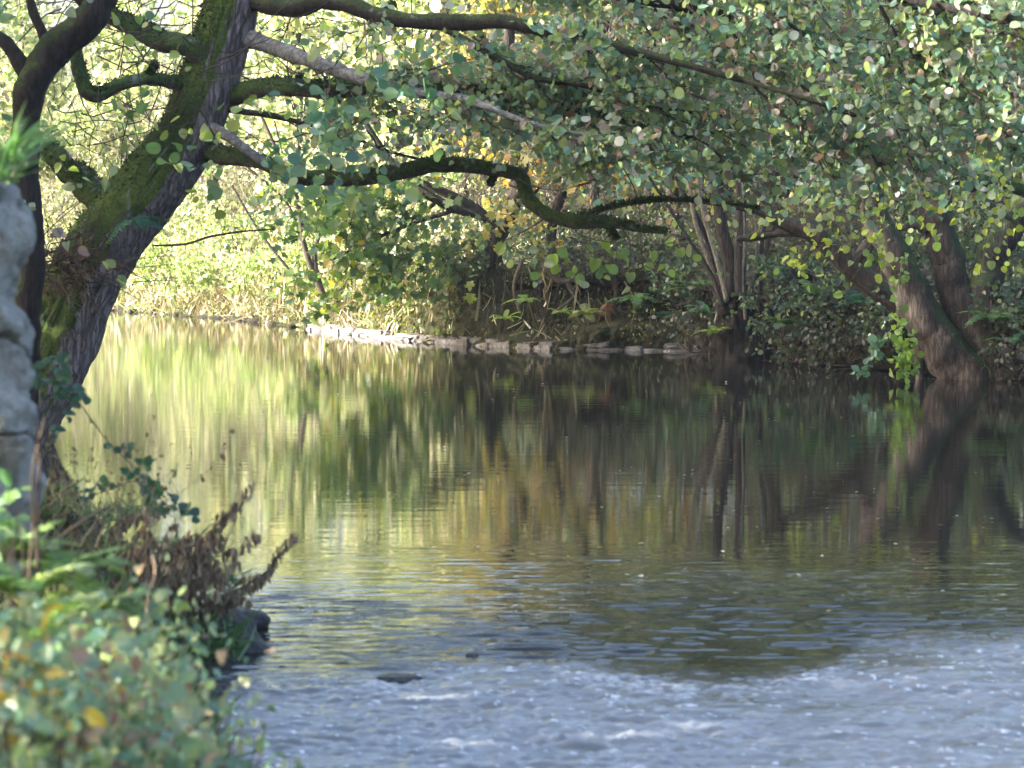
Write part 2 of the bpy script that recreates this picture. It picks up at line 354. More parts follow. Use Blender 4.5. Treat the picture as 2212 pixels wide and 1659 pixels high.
# ------------------------------------------------------------------ far bank face: an undercut earth face behind the water's edge
def bankpt(s, off):
    """s in 0..1 along FB[2:13], off metres landward"""
    PL = FB[2:14]; seg = np.linalg.norm(np.diff(PL, axis=0), axis=1); cs = np.concatenate([[0], np.cumsum(seg)])
    t = s*cs[-1]; px = np.interp(t, cs, PL[:, 0]); py = np.interp(t, cs, PL[:, 1])
    e = .6; ax = np.interp(t-e, cs, PL[:, 0]); ay = np.interp(t-e, cs, PL[:, 1]); bx = np.interp(t+e, cs, PL[:, 0]); by = np.interp(t+e, cs, PL[:, 1])
    n = nz(np.stack([-(by-ay), bx-ax], -1)); return np.stack([px+n[..., 0]*off, py+n[..., 1]*off], -1)
ns, nt_ = 1500, 110
s = np.linspace(.22, .999, ns)[:, None]*np.ones((1, nt_)); t = np.linspace(0, 1, nt_)[None]*np.ones((ns, 1))
b2 = bankpt(s, 0*s); ux, _ = proj(np.stack([b2[..., 0], b2[..., 1], 0*s], -1).reshape(-1, 3)); ux = ux.reshape(s.shape)
top = 1.25+.12*n2(ux*.01, t*0, 1.0, 4, 3)
z = -.15+t*(top+.15)
cav = lambda c, w, z0, z1, d: d*np.exp(-((ux-c)/w)**2)*sst(z0, z0+.15, z)*(1-sst(z1-.12, z1, z))
off = .05+.75*t**1.3+cav(1130, 55, .1, 1.0, 1.1)+cav(1250, 90, .35, 1.1, 1.3)+cav(1400, 60, .35, .95, .8)+cav(1700, 160, -.1, .75, 1.1)+cav(2000, 200, -.1, .8, 1.3)+cav(1480, 50, .2, .9, .6)+cav(900, 40, .35, .8, .3)
P3 = np.stack([b2[..., 0]*1.0, b2[..., 1], z], -1)
off = off+noise(P3, 2.3, 21, 4)*.17+noise(P3, 9, 22, 3)*.05+np.where(t > .97, .8, 0)
b3 = bankpt(s, off)
V = np.stack([b3[..., 0], b3[..., 1], z+noise(P3, 4, 23, 3)*.04], -1).reshape(-1, 3)
i, j = np.meshgrid(np.arange(ns-1), np.arange(nt_-1), indexing='ij'); b0 = (i*nt_+j).ravel(); q = np.stack([b0, b0+nt_, b0+nt_+1, b0+1], -1)
uf = ux[:-1, :-1].ravel(); split = 1465
r = mk('river_bank', V, [q[uf < split]], M_MOSS, smooth=True); tagit(r, kind='structure')
r = mk('river_bank', V, [q[uf >= split]], M_DSOIL, smooth=True); tagit(r, kind='structure')

# stone footing at the waterline
def stone_mesh(c, dims, rot=0, seed=0, n=6, rough=.16, tilt=0, rnd=.32):
    u = np.linspace(-1, 1, n); pts = []; faces = []; k = 0
    for ax in range(3):
        for sg in (-1, 1):
            a, b = np.meshgrid(u, u, indexing='ij'); p = np.zeros((n, n, 3)); p[..., ax] = sg; p[..., (ax+1) % 3] = a*sg; p[..., (ax+2) % 3] = b
            pts.append(p.reshape(-1, 3)); ii, jj = np.meshgrid(np.arange(n-1), np.arange(n-1), indexing='ij'); o = (ii*n+jj).ravel()+k
            faces.append(np.stack([o, o+n, o+n+1, o+1], -1)); k += n*n
    p = np.vstack(pts); ln = np.linalg.norm(p, axis=1, keepdims=True); mxx = np.abs(p).max(1, keepdims=True)
    p = p*(1-rnd*(ln/mxx-1)/.73)
    p = p*(1+noise(p+seed*3.7, .9, seed, 3)[:, None]*rough)+noise(p+seed, 2.6, seed+5, 2)[:, None]*rough*.3
    p = p*np.array(dims)/2; ct, st = math.cos(tilt), math.sin(tilt); p = np.stack([p[:, 0]*ct-p[:, 2]*st, p[:, 1], p[:, 0]*st+p[:, 2]*ct], -1)
    cr_, sr = math.cos(rot), math.sin(rot); p = np.stack([p[:, 0]*cr_-p[:, 1]*sr, p[:, 0]*sr+p[:, 1]*cr_, p[:, 2]], -1)
    return p+np.array(c), [np.vstack(faces)]
B = Bag(); sd = 0
for course, (z0, hmin, hmax) in enumerate([(-.08, .10, .15), (.04, .05, .08)]):
    PL = FB[4:9]; 
    u = 0.0; cs = np.concatenate([[0], np.cumsum(np.linalg.norm(np.diff(PL, axis=0), axis=1))])
    while u < cs[-1]+.1:
        ln = rng.uniform(.22, .6); h = rng.uniform(hmin, hmax)
        if not (course == 1 and rng.random() < .35):
            t = u+ln/2; x = np.interp(t, cs, PL[:, 0]); y = np.interp(t, cs, PL[:, 1]); x2 = np.interp(t+.2, cs, PL[:, 0]); y2 = np.interp(t+.2, cs, PL[:, 1])
            rot = math.atan2(y2-y, x2-x) if x2 > x else 0
            V, Fs = stone_mesh((x, y+.24+course*.08+rng.normal(0, .03), z0+h/2), (ln*1.02, .4, h*1.2), rot+rng.normal(0, .06), sd, 9, .2, rng.normal(0, .1), .1); B.add(V, Fs)
        u += ln; sd += 1
w = root('stone_footing', 'low rough pale stone wall along the waterline under the mossy far bank', 'wall', (.5, 43.2, 0))
B.build('stone_course', M_STONE, w, smooth=True)
B = Bag()
for k in range(12):   # pale slabs and mud lumps along the sunny shore and beyond the wall
    s_ = rng.uniform(.0, .30); p = bankpt(np.array([s_]), np.array([rng.uniform(-.05, .2)]))[0]
    V, Fs = stone_mesh((p[0], p[1], .0), (rng.uniform(.15, .45), .3, rng.uniform(.08, .2)), rng.uniform(-.4, .4), 200+k, 5, .2); B.add(V, Fs)
o = B.build('shore_stones', M_SOIL, smooth=True); tagit(o, kind='stuff', label='small pale stones and mud lumps scattered along the waterline', cat='stones')

# ------------------------------------------------------------------ palettes
PAL_CAN = [(5, (.24, .35, .18)), (4.5, (.18, .32, .24)), (2.0, (.38, .46, .15)), (3, (.32, .38, .23)), (1.6, (.36, .27, .26)), (.5, (.30, .18, .12)), (2, (.42, .45, .38))]
PAL_LIT = [(4, (.46, .50, .28)), (4, (.24, .33, .13)), (2, (.55, .51, .36)), (2, (.13, .21, .07)), (2, (.60, .56, .44))]  # leaf colours lightened to stand in for strong sun on the left bank
PAL_HAY = [(4, (.56, .51, .40)), (3, (.30, .26, .12)), (2, (.52, .48, .38)), (3, (.20, .26, .09))]  # straw colours, lightened further to suggest the strong sun
PAL_MAPLE = [(4, (.15, .24, .05)), (5, (.07, .14, .045)), (1.5, (.28, .34, .06)), (.3, (.42, .34, .06))]
PAL_YEL = [(3, (.46, .34, .08)), (3, (.28, .28, .08)), (.8, (.42, .22, .07)), (5, (.12, .16, .06))]
PAL_DK = [(4, (.018, .04, .022)), (3, (.03, .06, .03)), (1.5, (.07, .10, .035)), (1, (.04, .035, .025))]
PAL_BROWN = [(3, (.16, .11, .07)), (2, (.10, .07, .05)), (1, (.22, .17, .10))]
PAL_FG = [(4, (.14, .26, .20)), (3, (.18, .28, .15)), (3, (.30, .36, .23)), (.06, (.55, .40, .05)), (1.0, (.30, .23, .18))]

def leafy_twigs(start, direc, length, nleaf, lsize, pal, T, mat_bag, twig_bag, tr=.0035, sag=.15, nb=(0, -.6, .5), keep=None, hang=0.0):
    """many small alternate-leaved twigs at once"""
    M = len(start); n = 5; t = np.linspace(0, 1, n)
    direc = nz(direc); bend = rng.normal(0, .12, (M, 3))
    Pp = start[:, None]+length[:, None, None]*(direc[:, None]*t[None, :, None]+bend[:, None]*(t**2)[None, :, None]+A(0, 0, -1)*sag*(t**2)[None, :, None])
    R = np.ones((M, 1))*tr*(1-.75*t)[None]
    lt = np.linspace(.15, 1, nleaf)[None]+rng.normal(0, .04, (M, nleaf)); lt = np.clip(lt, 0.02, 1)
    base = start[:, None]+length[:, None, None]*(direc[:, None]*lt[..., None]+bend[:, None]*(lt**2)[..., None]+A(0, 0, -1)*sag*(lt**2)[..., None])
    side = nz(np.cross(direc, rdir(M)))[:, None]*np.where(np.arange(nleaf) % 2, 1, -1)[None, :, None]
    ax = nz(direc[:, None]*.55+side*.8+rng.normal(0, .35, (M, nleaf, 3))+A(0, 0, -hang))
    nr = rdir(M*nleaf, nb, .7)
    base = base.reshape(-1, 3); ax = ax.reshape(-1, 3); sz = lsize*np.clip(np.exp(rng.normal(0, .3, len(base))), .5, 1.35)
    pet = base+ax*sz[:, None]*.18
    if keep is not None:
        k = keep(pet+ax*sz[:, None]*.5); pet, ax, nr, sz, base = pet[k], ax[k], nr[k], sz[k], base[k]
        kk = keep(Pp[:, -1]); Pp, R = Pp[kk], R[kk]
    if T is T_ALDER:
        wh_ = rng.integers(0, 3, len(pet))
        for q_, TT in enumerate((T_ALDER, T_ALD2, T_ALD3)): m0 = wh_ == q_; leaves(mat_bag, TT, pet[m0], ax[m0], nr[m0], sz[m0], pick(pal, int(m0.sum())), .22)
    else: leaves(mat_bag, T, pet, ax, nr, sz, pick(pal, len(pet)))
    if len(Pp):
        V, q = tubes(Pp, R, 3); twig_bag.add(V, [q])
    if len(base) and tr > .002:
        V, q = tubes(np.stack([base, pet], 1), np.full((len(base), 2), tr*.35), 3); twig_bag.add(V, [q])

# ------------------------------------------------------------------ the big leaning tree
D = 25.0
tree = root('leaning_alder', 'big mossy tree leaning right over the river from the left bank', 'tree', (-4.3, 25.2, .3))
tc = [(0, 1030), (48, 930), (88, 835), (128, 735), (178, 615), (255, 490), (335, 390), (410, 280), (458, 150), (487, 60), (508, -30), (525, -140)]
tw = [165, 168, 176, 188, 176, 170, 166, 142, 136, 136, 132, 120]
Pt = np.array([Q(x, y, D+.3-.0*i) for i, (x, y) in enumerate(tc)]); Rt = [S(w_, D)/2*.93 for w_ in tw]
V, Fs = limb(Pt, Rt, 170, 90, .09, 5, .10, 2.2); mk('trunk', V, Fs, M_BARK, tree, smooth=True); FUZZ.append((LAST[0], LAST[1], A(-.9, 0, .3), .25, 6500))
def tbranch(pts, ws, mat, d0=D, d1=None, name='branch', parent=tree, n=50, k=16, lump=.14, seed=1):
    d1 = d0 if d1 is None else d1; m_ = len(pts)
    P_ = np.array([Q(x, y, d0+(d1-d0)*i/(m_-1)) for i, (x, y) in enumerate(pts)])
    W_ = [S(ww, d0)/2 for ww in (np.interp(np.linspace(0, 1, m_), np.linspace(0, 1, len(ws)), ws))]
    if parent is tree and name == 'branch': P_[0] = Q(*pts[0], d0+.32); P_[1] = Q(*pts[1], d0+.12)
    P_ = spline(P_, m_*3); kink = np.cumsum(rng.normal(0, 1, P_.shape), 0); kink = kink-np.linspace(0, 1, len(P_))[:, None]*kink[-1]; P_ = P_+kink*min(W_)*.10
    V, Fs = limb(P_, np.interp(np.linspace(0, 1, len(P_)), np.linspace(0, 1, m_), W_), n*2, k, lump, seed, 0, 5); mk(name, V, Fs, mat, parent, smooth=True)
    if mat in (M_BRANCH, M_BARK) and parent is tree: FUZZ.append((LAST[0], LAST[1], A(-.1, 0, 1), .1, 1500))
    return P_, W_
br = []
br.append(tbranch([(470, 160), (420, 105), (350, 88), (290, 60), (230, 30), (190, 0), (150, -40)], [52, 46, 36, 30], M_BRANCH, D, D+.5, seed=2))
br.append(tbranch([(430, 200), (385, 182), (320, 165), (265, 176), (220, 200), (190, 196), (172, 150), (160, 92), (150, 60)], [34, 30, 26, 34, 30, 20], M_BRANCH, D, D-.4, seed=3))
b3 = tbranch([(500, -20), (560, 5), (640, 16), (700, 2), (760, 12), (830, 38), (920, 47), (1010, 50), (1090, 48), (1180, 70), (1260, 78), (1340, 104), (1440, 128), (1560, 160), (1700, 200), (1850, 250)], [44, 40, 36, 32, 28, 20, 12, 8], M_DARK, D, 22.5, n=110, seed=4)
b4 = tbranch([(540, 85), (600, 105), (660, 128), (730, 152), (800, 175), (900, 200), (1010, 215), (1100, 250), (1200, 280), (1350, 300)], [40, 34, 30, 20, 12, 6], M_GREY, D-.2, 23, n=80, seed=5)
b5 = tbranch([(480, 215), (560, 192), (640, 190), (720, 196), (800, 182), (880, 170), (960, 186), (1080, 200), (1200, 230), (1330, 260), (1500, 300)], [46, 42, 36, 32, 26, 14, 8], M_BRANCH, D, 24, n=90, seed=6)
b6 = tbranch([(430, 325), (480, 335), (560, 350), (620, 378), (700, 384), (770, 386), (850, 372), (930, 356), (1000, 356), (1070, 366), (1120, 380), (1140, 425), (1180, 460), (1240, 478), (1300, 480), (1370, 492), (1440, 500)], [44, 36, 32, 34, 34, 30, 30, 26, 12], M_BRANCH, D, 24.5, n=130, seed=7)
tbranch([(1240, 478), (1300, 452), (1370, 438), (1440, 432), (1540, 436), (1640, 450)], [16, 12, 8, 5], M_BRANCH, 24.6, 24.6, seed=8)
b7 = tbranch([(455, 275), (500, 300), (545, 335), (600, 366), (660, 380)], [26, 22, 18], M_GREY, D-.25, D-.2, seed=9)
b8 = tbranch([(480, 235), (560, 246), (640, 262), (740, 290), (850, 330), (940, 350)], [14, 11, 8, 4], M_DARK, D, D, n=40, k=8, seed=10)
b9 = tbranch([(510, -90), (800, -130), (1200, -110), (1600, -60), (1950, -10), (2250, 60)], [60, 45, 30, 18], M_DARK, D, 21.5, n=70, seed=11)
b10 = tbranch([(510, -60), (900, -60), (1300, -20), (1700, 60), (2000, 140), (2250, 220)], [50, 36, 26, 10], M_DARK, D+.2, 24.5, n=70, seed=12)
b11 = tbranch([(940, 50), (1010, 90), (1080, 130), (1160, 170), (1280, 190), (1400, 230), (1560, 250)], [18, 14, 10, 6], M_DARK, 24.2, 23.5, n=50, k=10, seed=13)
tbranch([(330, 530), (400, 527), (450, 512), (520, 500), (592, 495)], [5, 6, 4], M_TWIG, D, D, n=30, k=6, lump=.05, seed=14, name='twig')
for (x, y), (x2, y2), w0 in [((700, 384), (715, 355), 12), ((930, 356), (955, 330), 9), ((1070, 366), (1062, 395), 12), ((1140, 425), (1165, 405), 9), ((830, 38), (850, 10), 12), ((1010, 50), (1040, 80), 10), ((320, 165), (335, 140), 10), ((1300, 480), (1330, 515), 8), ((640, 190), (650, 160), 11)]:
    tbranch([(x, y), ((x+x2)/2+3, (y+y2)/2), (x2, y2)], [w0*1.8, w0, w0*.6], M_BRANCH, D-.1, D-.15, n=14, k=10, lump=.3, seed=int(x), name='stub')
# fern tufts, rootlets and stub on the trunk
tbranch([(270, 480), (210, 420), (150, 360), (100, 320)], [80, 66, 55, 45], M_BARK, D+.35, D+.8, n=40, k=24, seed=15)

def canopy_ok(p):
    x, y = proj(p)
    lo = np.interp(x, [300, 560, 620, 760, 860, 1000, 1300, 1500, 1650, 1900, 2100, 2250], [-50, 150, 430, 400, 330, 330, 350, 390, 420, 460, 470, 380])
    lo = lo+30*np.sin(x*.021)+24*np.sin(x*.053+1)
    pr = np.where(y < lo, 1.0, np.exp(-(y-lo)/16.))
    pr = pr*np.where((x < 960) & (y > 60), .55+.35*np.sin(x*.03+y*.041), 1)
    pr = pr*np.where(x > 2100, .7, 1)*np.where((x < 1150) & (y < 150), .6, 1)
    pr = pr*np.where(y < -50, .35, 1)
    return rng.random(len(x)) < pr
BL, BT = Bag(), Bag()
mains = [b3[0], b4[0], b5[0], b6[0], b9[0], b10[0], b11[0], b9[0], b10[0], b8[0]]
st, dr = [], []
sec = []
for mi, Pm in enumerate(mains):
    Pm = spline(Pm, 60); nbr = 15 if mi in (4, 5, 7, 8) else 15
    if mi in (3, 9): nbr = 7
    for k in range(nbr):
        u = rng.uniform(.18, .98); a = Pm[int(u*59)]
        Ld = rng.uniform(1.0, 3.0) if mi in (4, 5, 7, 8) else rng.uniform(.5, 1.5)
        d = nz(A(rng.uniform(.5, 1.1), rng.normal(-.15, .5), rng.normal(-.33, .26)))
        n = 9; t = np.linspace(0, 1, n)[:, None]; wob = np.cumsum(rng.normal(0, .05, (n, 3)), 0)
        sec.append((a+d*t*Ld+wob*Ld*.5+A(0, 0, -.18)*t*t*Ld*rng.random(), Ld))
for P_, Ld in sec:
    keepn = canopy_ok(P_); keepn[:2] = True
    last = np.max(np.where(keepn)[0]); 
    if last < 3: continue
    P2 = spline(P_[:last+1], 9)
    V, q = tubes(P2[None], (.012*(.4+Ld/3)*np.linspace(1, .25, 9))[None], 5); BT.add(V, [q])
    nt2 = int(Ld*26); u = rng.uniform(.1, 1, nt2); idx = u*8; i0 = np.minimum(idx.astype(int), 7); f = (idx-i0)[:, None]
    st.append(P2[i0]*(1-f)+P2[i0+1]*f); tg = nz(P2[i0+1]-P2[i0]); dr.append(nz(tg*.8+rng.normal(0, .55, (nt2, 3))))
st = np.vstack(st); dr = np.vstack(dr)
leafy_twigs(st, dr, rng.uniform(.18, .45, len(st)), 5, .064, PAL_CAN, T_ALDER, BL, BT, .0035, .15, (.1, -.45, .55), canopy_ok)
print('canopy twigs', len(st))
# bigger, nearer leaves around the first reach of the boughs
cl = [(rng.uniform(560, 1000), rng.uniform(150, 420)) for _ in range(40)]+[(rng.uniform(560, 720), rng.uniform(330, 420)) for _ in range(5)]
ss = np.array([Q(x, y-14, rng.uniform(20, 22)) for x, y in cl if not (y > 300 and x > 800)])
leafy_twigs(ss, rdir(len(ss), (.8, 0, -.3), .5), rng.uniform(.15, .35, len(ss)), 5, .085, [(4, (.10, .22, .15)), (4, (.16, .27, .12)), (2, (.28, .35, .14))], T_ALDER, BL, BT, .003, .2, (0, -1.2, .3))
# hanging sprigs under the lower bough
hs = []
for (x, y) in [(1090, 540), (1130, 560), (1150, 585), (1190, 535), (1215, 545), (1240, 590), (1265, 560), (1310, 535), (1325, 560), (1360, 575), (1400, 560), (1420, 590), (1450, 535), (1480, 520), (1170, 500), (1060, 500), (1290, 590)]:
    hs.append(Q(x, y-25, 24.2+rng.normal(0, .3)))
hs = np.array(hs)
leafy_twigs(hs, rdir(len(hs), (.4, 0, -1.0), .4), rng.uniform(.12, .26, len(hs)), 3, .085, [(3, (.26, .36, .07)), (2, (.18, .30, .10)), (1, (.3, .36, .2))], T_ALDER, BL, BT, .002, .1, (0, -1, .2), None, .6)
for (pts) in [[(1180, 470), (1140, 495), (1090, 520), (1060, 540)], [(1240, 480), (1250, 505), (1300, 520), (1400, 530), (1480, 520)], [(1340, 490), (1360, 520), (1370, 560), (1450, 600)], [(1240, 250), (1320, 330), (1375, 420), (1385, 540), (1392, 640)], [(700, 300), (780, 260), (850, 240), (940, 200)]]:
    P_ = QL([(x, y, 24.3) for x, y in pts]); V, q = tubes(spline(P_, 14)[None], np.linspace(.008, .003, 14)[None], 5); BT.add(V, [q])
# sprigs crossing the trunk and over the left background
ls = []
for (x, y) in [(160, 60), (300, 30), (330, 100), (300, 250), (330, 300), (390, 290), (420, 310), (350, 350), (380, 410), (150, 400), (260, 300), (215, 560), (440, 370), (560, 60), (640, 80), (720, 60), (760, 110), (520, 210), (840, 90), (250, 210), (120, 330), (240, 250), (180, 30), (450, 250), (600, 250)]:
    ls.append(Q(x, y, 22.5+rng.normal(0, .6)))
ls = np.array(ls)
leafy_twigs(ls, rdir(len(ls), (1, 0, -.2), .5), rng.uniform(.2, .45, len(ls)), 4, .085, [(3, (.25, .33, .08)), (3, (.14, .25, .09)), (1, (.35, .36, .12))], T_ALDER, BL, BT, .003, .12, (0, -.5, .5))
BL.build('foliage', M_LEAFG, tree); BT.build('twigs', M_TWIG, tree)
B = Bag()
for V_, d_, md, th_, n in FUZZ:
    ok = np.where((d_@md > th_) & (noise(V_, 3.0, 77, 2)+rng.normal(0, .2, len(V_)) > -.15))[0]
    if not len(ok): continue
    i0 = rng.choice(ok, n); p = V_[i0]+rng.normal(0, .012, (n, 3))
    leaves(B, T_FAR, p-d_[i0]*.012, nz(d_[i0]+rng.normal(0, .6, (n, 3))), rdir(n, (0, -1, 0)), rng.uniform(.014, .04, n), pick([(3, (.045, .075, .018)), (2, (.065, .10, .025)), (1, (.025, .045, .015))], n), .25)
B.build('moss', M_DRY, tree)
# bare twig tangle around the trunk
B = Bag(); cl = []
for k in range(170):
    x, y = rng.uniform(100, 480), rng.uniform(0, 330)
    if rng.random() < .3: x, y = rng.uniform(560, 900), rng.uniform(0, 330)
    a = Q(x, y, rng.uniform(24, 29)); d = rdir(1, (.5, 0, .15), .7)[0]; Ld = rng.uniform(.4, 1.3); n = 8
    P_ = a+d*np.linspace(0, Ld, n)[:, None]+np.cumsum(rng.normal(0, .035, (n, 3)), 0); cl.append(P_)
V, q = tubes(np.array(cl), np.ones((len(cl), 1))*np.linspace(.007, .002, 8)[None], 4); B.add(V, [q]); B.build('bare_twigs', M_TWIG, tree)

# debris nest caught on the trunk
def sticks(c, ext, n, Lr, r, col, bias=(0, 0, 0), npt=5):
    B = Bag(); c = np.array(c); P0 = c+rng.normal(0, 1, (n, 3))*np.array(ext); d = rdir(n, bias); Ls = rng.uniform(*Lr, n)
    t = np.linspace(0, 1, npt); bend = rng.normal(0, .2, (n, 3))
    Pp = P0[:, None]+Ls[:, None, None]*(d[:, None]*t[None, :, None]+bend[:, None]*(t*t)[None, :, None])
    V, q = tubes(Pp, np.ones((n, 1))*np.linspace(r, r*.4, npt)[None], 4); B.add(V, [q]); return B
deb = root('flood_debris', 'tangle of brown sticks and dead leaves caught on the leaning trunk', 'debris', Q(140, 580, 24.6))
sticks(Q(130, 575, 24.55), (.25, .12, .12), 150, (.15, .6), .006, None, (.6, 0, .3)).build('sticks', M_TWIG, deb)
B = Bag(); n = 160; leaves(B, T_OVAL, Q(130, 580, 24.5)+rng.normal(0, 1, (n, 3))*A(.22, .1, .12), rdir(n), rdir(n, (0, -1, 0)), rng.uniform(.05, .1, n), pick(PAL_BROWN, n)); B.build('dead_leaves', M_DRY, deb)

# ------------------------------------------------------------------ ferns
def frond(bag, p0, d, L_, width, col, npin=16, droop=.5, up=A(0, 0, 1), simple=False):
    d = nz(np.array(d)); t = np.linspace(0, 1, npin); side = nz(np.cross(d, up)+1e-5)
    P_ = p0+L_*(d*t[:, None]+A(0, 0, -1)*(droop*t**2)[:, None])
    T_ = nz(np.gradient(P_, axis=0)); nrm = nz(np.cross(side, T_)); 
    if simple:
        w_ = width*np.sin(np.pi*np.clip(t*.9+.08, 0, 1))**.6*(.8+.2*rng.random())
        Lf, Rt_ = P_-side*w_[:, None], P_+side*w_[:, None]; V = np.vstack([Lf, P_-nrm*.01, Rt_]); n = npin; i_ = np.arange(n-1)
        q_ = np.vstack([np.stack([i_, i_+1, n+i_+1, n+i_], -1), np.stack([n+i_, n+i_+1, 2*n+i_+1, 2*n+i_], -1)])
        bag.add(V, [q_], [col]); return
    prof = width*np.sin(np.pi*np.clip(t*.86+.12, 0, 1))**.8
    for sg in (-1, 1):
        ax = nz(side*sg+T_*.35+rng.normal(0, .06, (npin, 3)))
        leaves(bag, T_PIN, P_, ax, nrm, prof, np.tile(col, (npin, 1)), .08)
    V, q_ = tubes(P_[None], np.linspace(.004, .001, npin)[None], 3); bag.add(V, [q_], [np.array(col)*.7])
T_PIN = half_leaf([(.08, .02), (.13, .3), (.09, .7)], .1, .12)
nf = [0]
def fern(label, base, n, L_, width, pal, spread=1.0, group=None, upz=.8, simple=False, dirs=None, cat='fern', name='fern', mat=None):
    r = root(name, label, cat, base, group)
    for k in range(n):
        a = k/n*2*np.pi+rng.normal(0, .3); d = A(math.cos(a)*spread, math.sin(a)*spread, upz+rng.normal(0, .2)) if dirs is None else np.array(dirs[k])
        Bf = Bag(); frond(Bf, np.array(base), d, L_*rng.uniform(.7, 1.1), width, pick(pal, 1)[0], 22, rng.uniform(.3, .7), simple=simple)
        Bf.build('frond', mat or M_LEAF, r)
    return r
PF_G = [(1, (.10, .20, .05)), (1, (.06, .13, .05))]; PF_L = [(1, (.28, .38, .06)), (1, (.2, .3, .06))]; PF_T = [(1, (.04, .13, .08)), (1, (.06, .16, .08))]
fern('small bluish green fern growing out of the moss on the leaning trunk', Q(300, 470, 24.45), 11, .36, .07, PF_T, 1.0, upz=.2)
fern('little fern low on the leaning trunk above the brambles', Q(110, 770, 24.3), 6, .2, .05, PF_T, 1.0, upz=.1)
# ferns on the far bank (x, y, d, n, L, w, pal, simple, label)
for x, y, d, n, Lf, wf, pal, simp, lab in [
    (1135, 650, 42.6, 6, .45, .09, PF_L, False, 'bright yellow-green fern over the dark hollow in the far bank'),
    (1210, 675, 42.6, 5, .3, .07, PF_L, False, 'small pale fern on moss right of the dark hollow'),
    (1265, 680, 42.2, 8, .45, .10, [(1, (.17, .2, .06))], False, 'olive fern beside the rust brown dead fern on the mossy bank'),
    (1375, 650, 42.0, 9, .55, .11, PF_G, False, 'dark green fern between the rusty fern and the hazel stool'),
    (1440, 690, 41.8, 8, .5, .10, PF_T, False, 'dark fern low on the bank left of the hazel stool'),
    (1090, 690, 43.0, 8, .34, .05, PF_L, True, "light green strap-leaved fern below the dark hollow"),
    (945, 650, 44.4, 6, .3, .05, PF_G, True, 'small strap-leaved fern on the brown mossy bank'),
    (1500, 625, 41.6, 12, .65, .06, PF_G, True, 'dark strap-leaved fern just left of the hazel stems'),
    (1530, 680, 40.8, 8, .5, .06, PF_T, True, 'drooping strap-leaved fern at the foot of the hazel stool'),
    (1545, 720, 40.0, 6, .4, .09, PF_L, False, 'yellowish fern near the water by the hazel stool'),
    (1860, 660, 37.6, 9, .6, .13, PF_T, False, 'feathery fern under the sloping bough of the right-hand tree'),
    (1760, 640, 38.4, 9, .55, .12, PF_G, False, 'green fern among low plants right of the hazel stool'),
    (1700, 700, 38.4, 8, .5, .12, PF_G, False, 'dark fern on the shaded bank above the root hollow'),
    (2155, 690, 34.8, 9, .6, .12, PF_G, False, 'arching fern at the right edge beside the trunk bases'),
    (2190, 740, 34.4, 6, .5, .10, PF_T, False, 'dark fern lowest at the right edge of the far bank'),
    (1690, 590, 39.5, 9, .55, .12, PF_T, False, 'dusky fern behind the hazel stool on the bank top')]:
    fern(lab, Q(x, y, d), n, Lf, wf, pal, 1.0, 'ferns on the far bank', .7, simp)
fern('rust brown dead fern hanging on the mossy bank', Q(1312, 655, 42.0), 9, .26, .035, [(1, (.20, .09, .04)), (1, (.15, .07, .035))], 1, 'ferns on the far bank', mat=M_DRY,
     dirs=[(rng.normal(0, .6), rng.normal(-.3, .2), rng.normal(-.5, .4)) for _ in range(9)])

# ------------------------------------------------------------------ dark forked tree, left edge
ft = root('forked_tree', 'dark forked tree stem at the left edge in front of the leaning tree', 'tree', (-4.35, 21.6, .4))
D2 = 21.3
for nm, pts, ws in [('trunk', [(40, 900), (48, 720), (58, 560), (50, 400), (56, 250), (78, 170), (120, 110), (175, 60), (225, -10), (260, -80)], [80, 62, 60, 58, 64, 76, 72, 66, 60]),
                    ('branch', [(72, 180), (40, 130), (10, 90), (-40, 60)], [50, 36, 30, 24]), ('branch', [(105, 120), (92, 70), (72, 20), (60, -30)], [30, 22, 18]),
                    ('branch', [(210, 40), (190, 10), (160, -20)], [36, 40]), ('branch', [(60, 330), (20, 330), (-20, 310)], [20, 24, 26])]:
    tbranch(pts, ws, M_DARK, D2, D2, nm, ft, 60, 20, .16, 31)
B, B_ = Bag(), Bag()
ls = np.array([Q(x, y, 20.8) for x, y in [(10, 180), (30, 60), (140, 20), (120, 270), (15, 20), (40, 440), (110, 480)]])
leafy_twigs(ls, rdir(len(ls), (.6, 0, 0)), rng.uniform(.2, .4, len(ls)), 4, .07, PAL_CAN, T_ALDER, B, B_, .003)
B.build('foliage', M_LEAFG, ft); B_.build('twigs', M_TWIG, ft)

# ------------------------------------------------------------------ right-hand trees
def simple_tree(name, label, limbs, mat, base, d, group=None):
    r = root(name, label, 'tree', base, group)
    for nm, pts, ws, *mm in limbs:
        tbranch(pts, ws, mm[0] if mm else mat, d, d, nm, r, 60, 22, .12, int(rng.integers(99)))
    return r
rt = simple_tree('riverside_alder', 'stout brown multi-stemmed tree on the far bank at the right edge', [
    ('trunk', [(2170, 840), (2120, 730), (2070, 630), (2045, 550), (2020, 460), (2010, 380), (2030, 250), (2060, 100), (2080, -80)], [120, 92, 74, 72, 76, 80, 62, 54, 50]),
    ('trunk', [(2120, 850), (2050, 780), (1985, 680), (1940, 570), (1905, 500), (1880, 430), (1850, 300), (1800, 150)], [130, 104, 80, 66, 56, 44, 36], M_RBARK),
    ('trunk', [(2150, 800), (2130, 640), (2150, 540), (2200, 450), (2270, 350)], [90, 66, 64, 56], M_DARK),
    ('branch', [(2000, 500), (1980, 488), (1950, 492), (1920, 496)], [20, 14, 10]),
    ('root', [(2130, 740), (2150, 780), (2175, 815)], [12, 10, 8]),
    ('root', [(2000, 700), (1985, 760), (1990, 830)], [34, 26, 18]),
    ('root', [(2060, 760), (2050, 800), (2060, 840)], [40, 30, 24])], M_RBARK, Q(2120, 820, 35.2), 35.4)
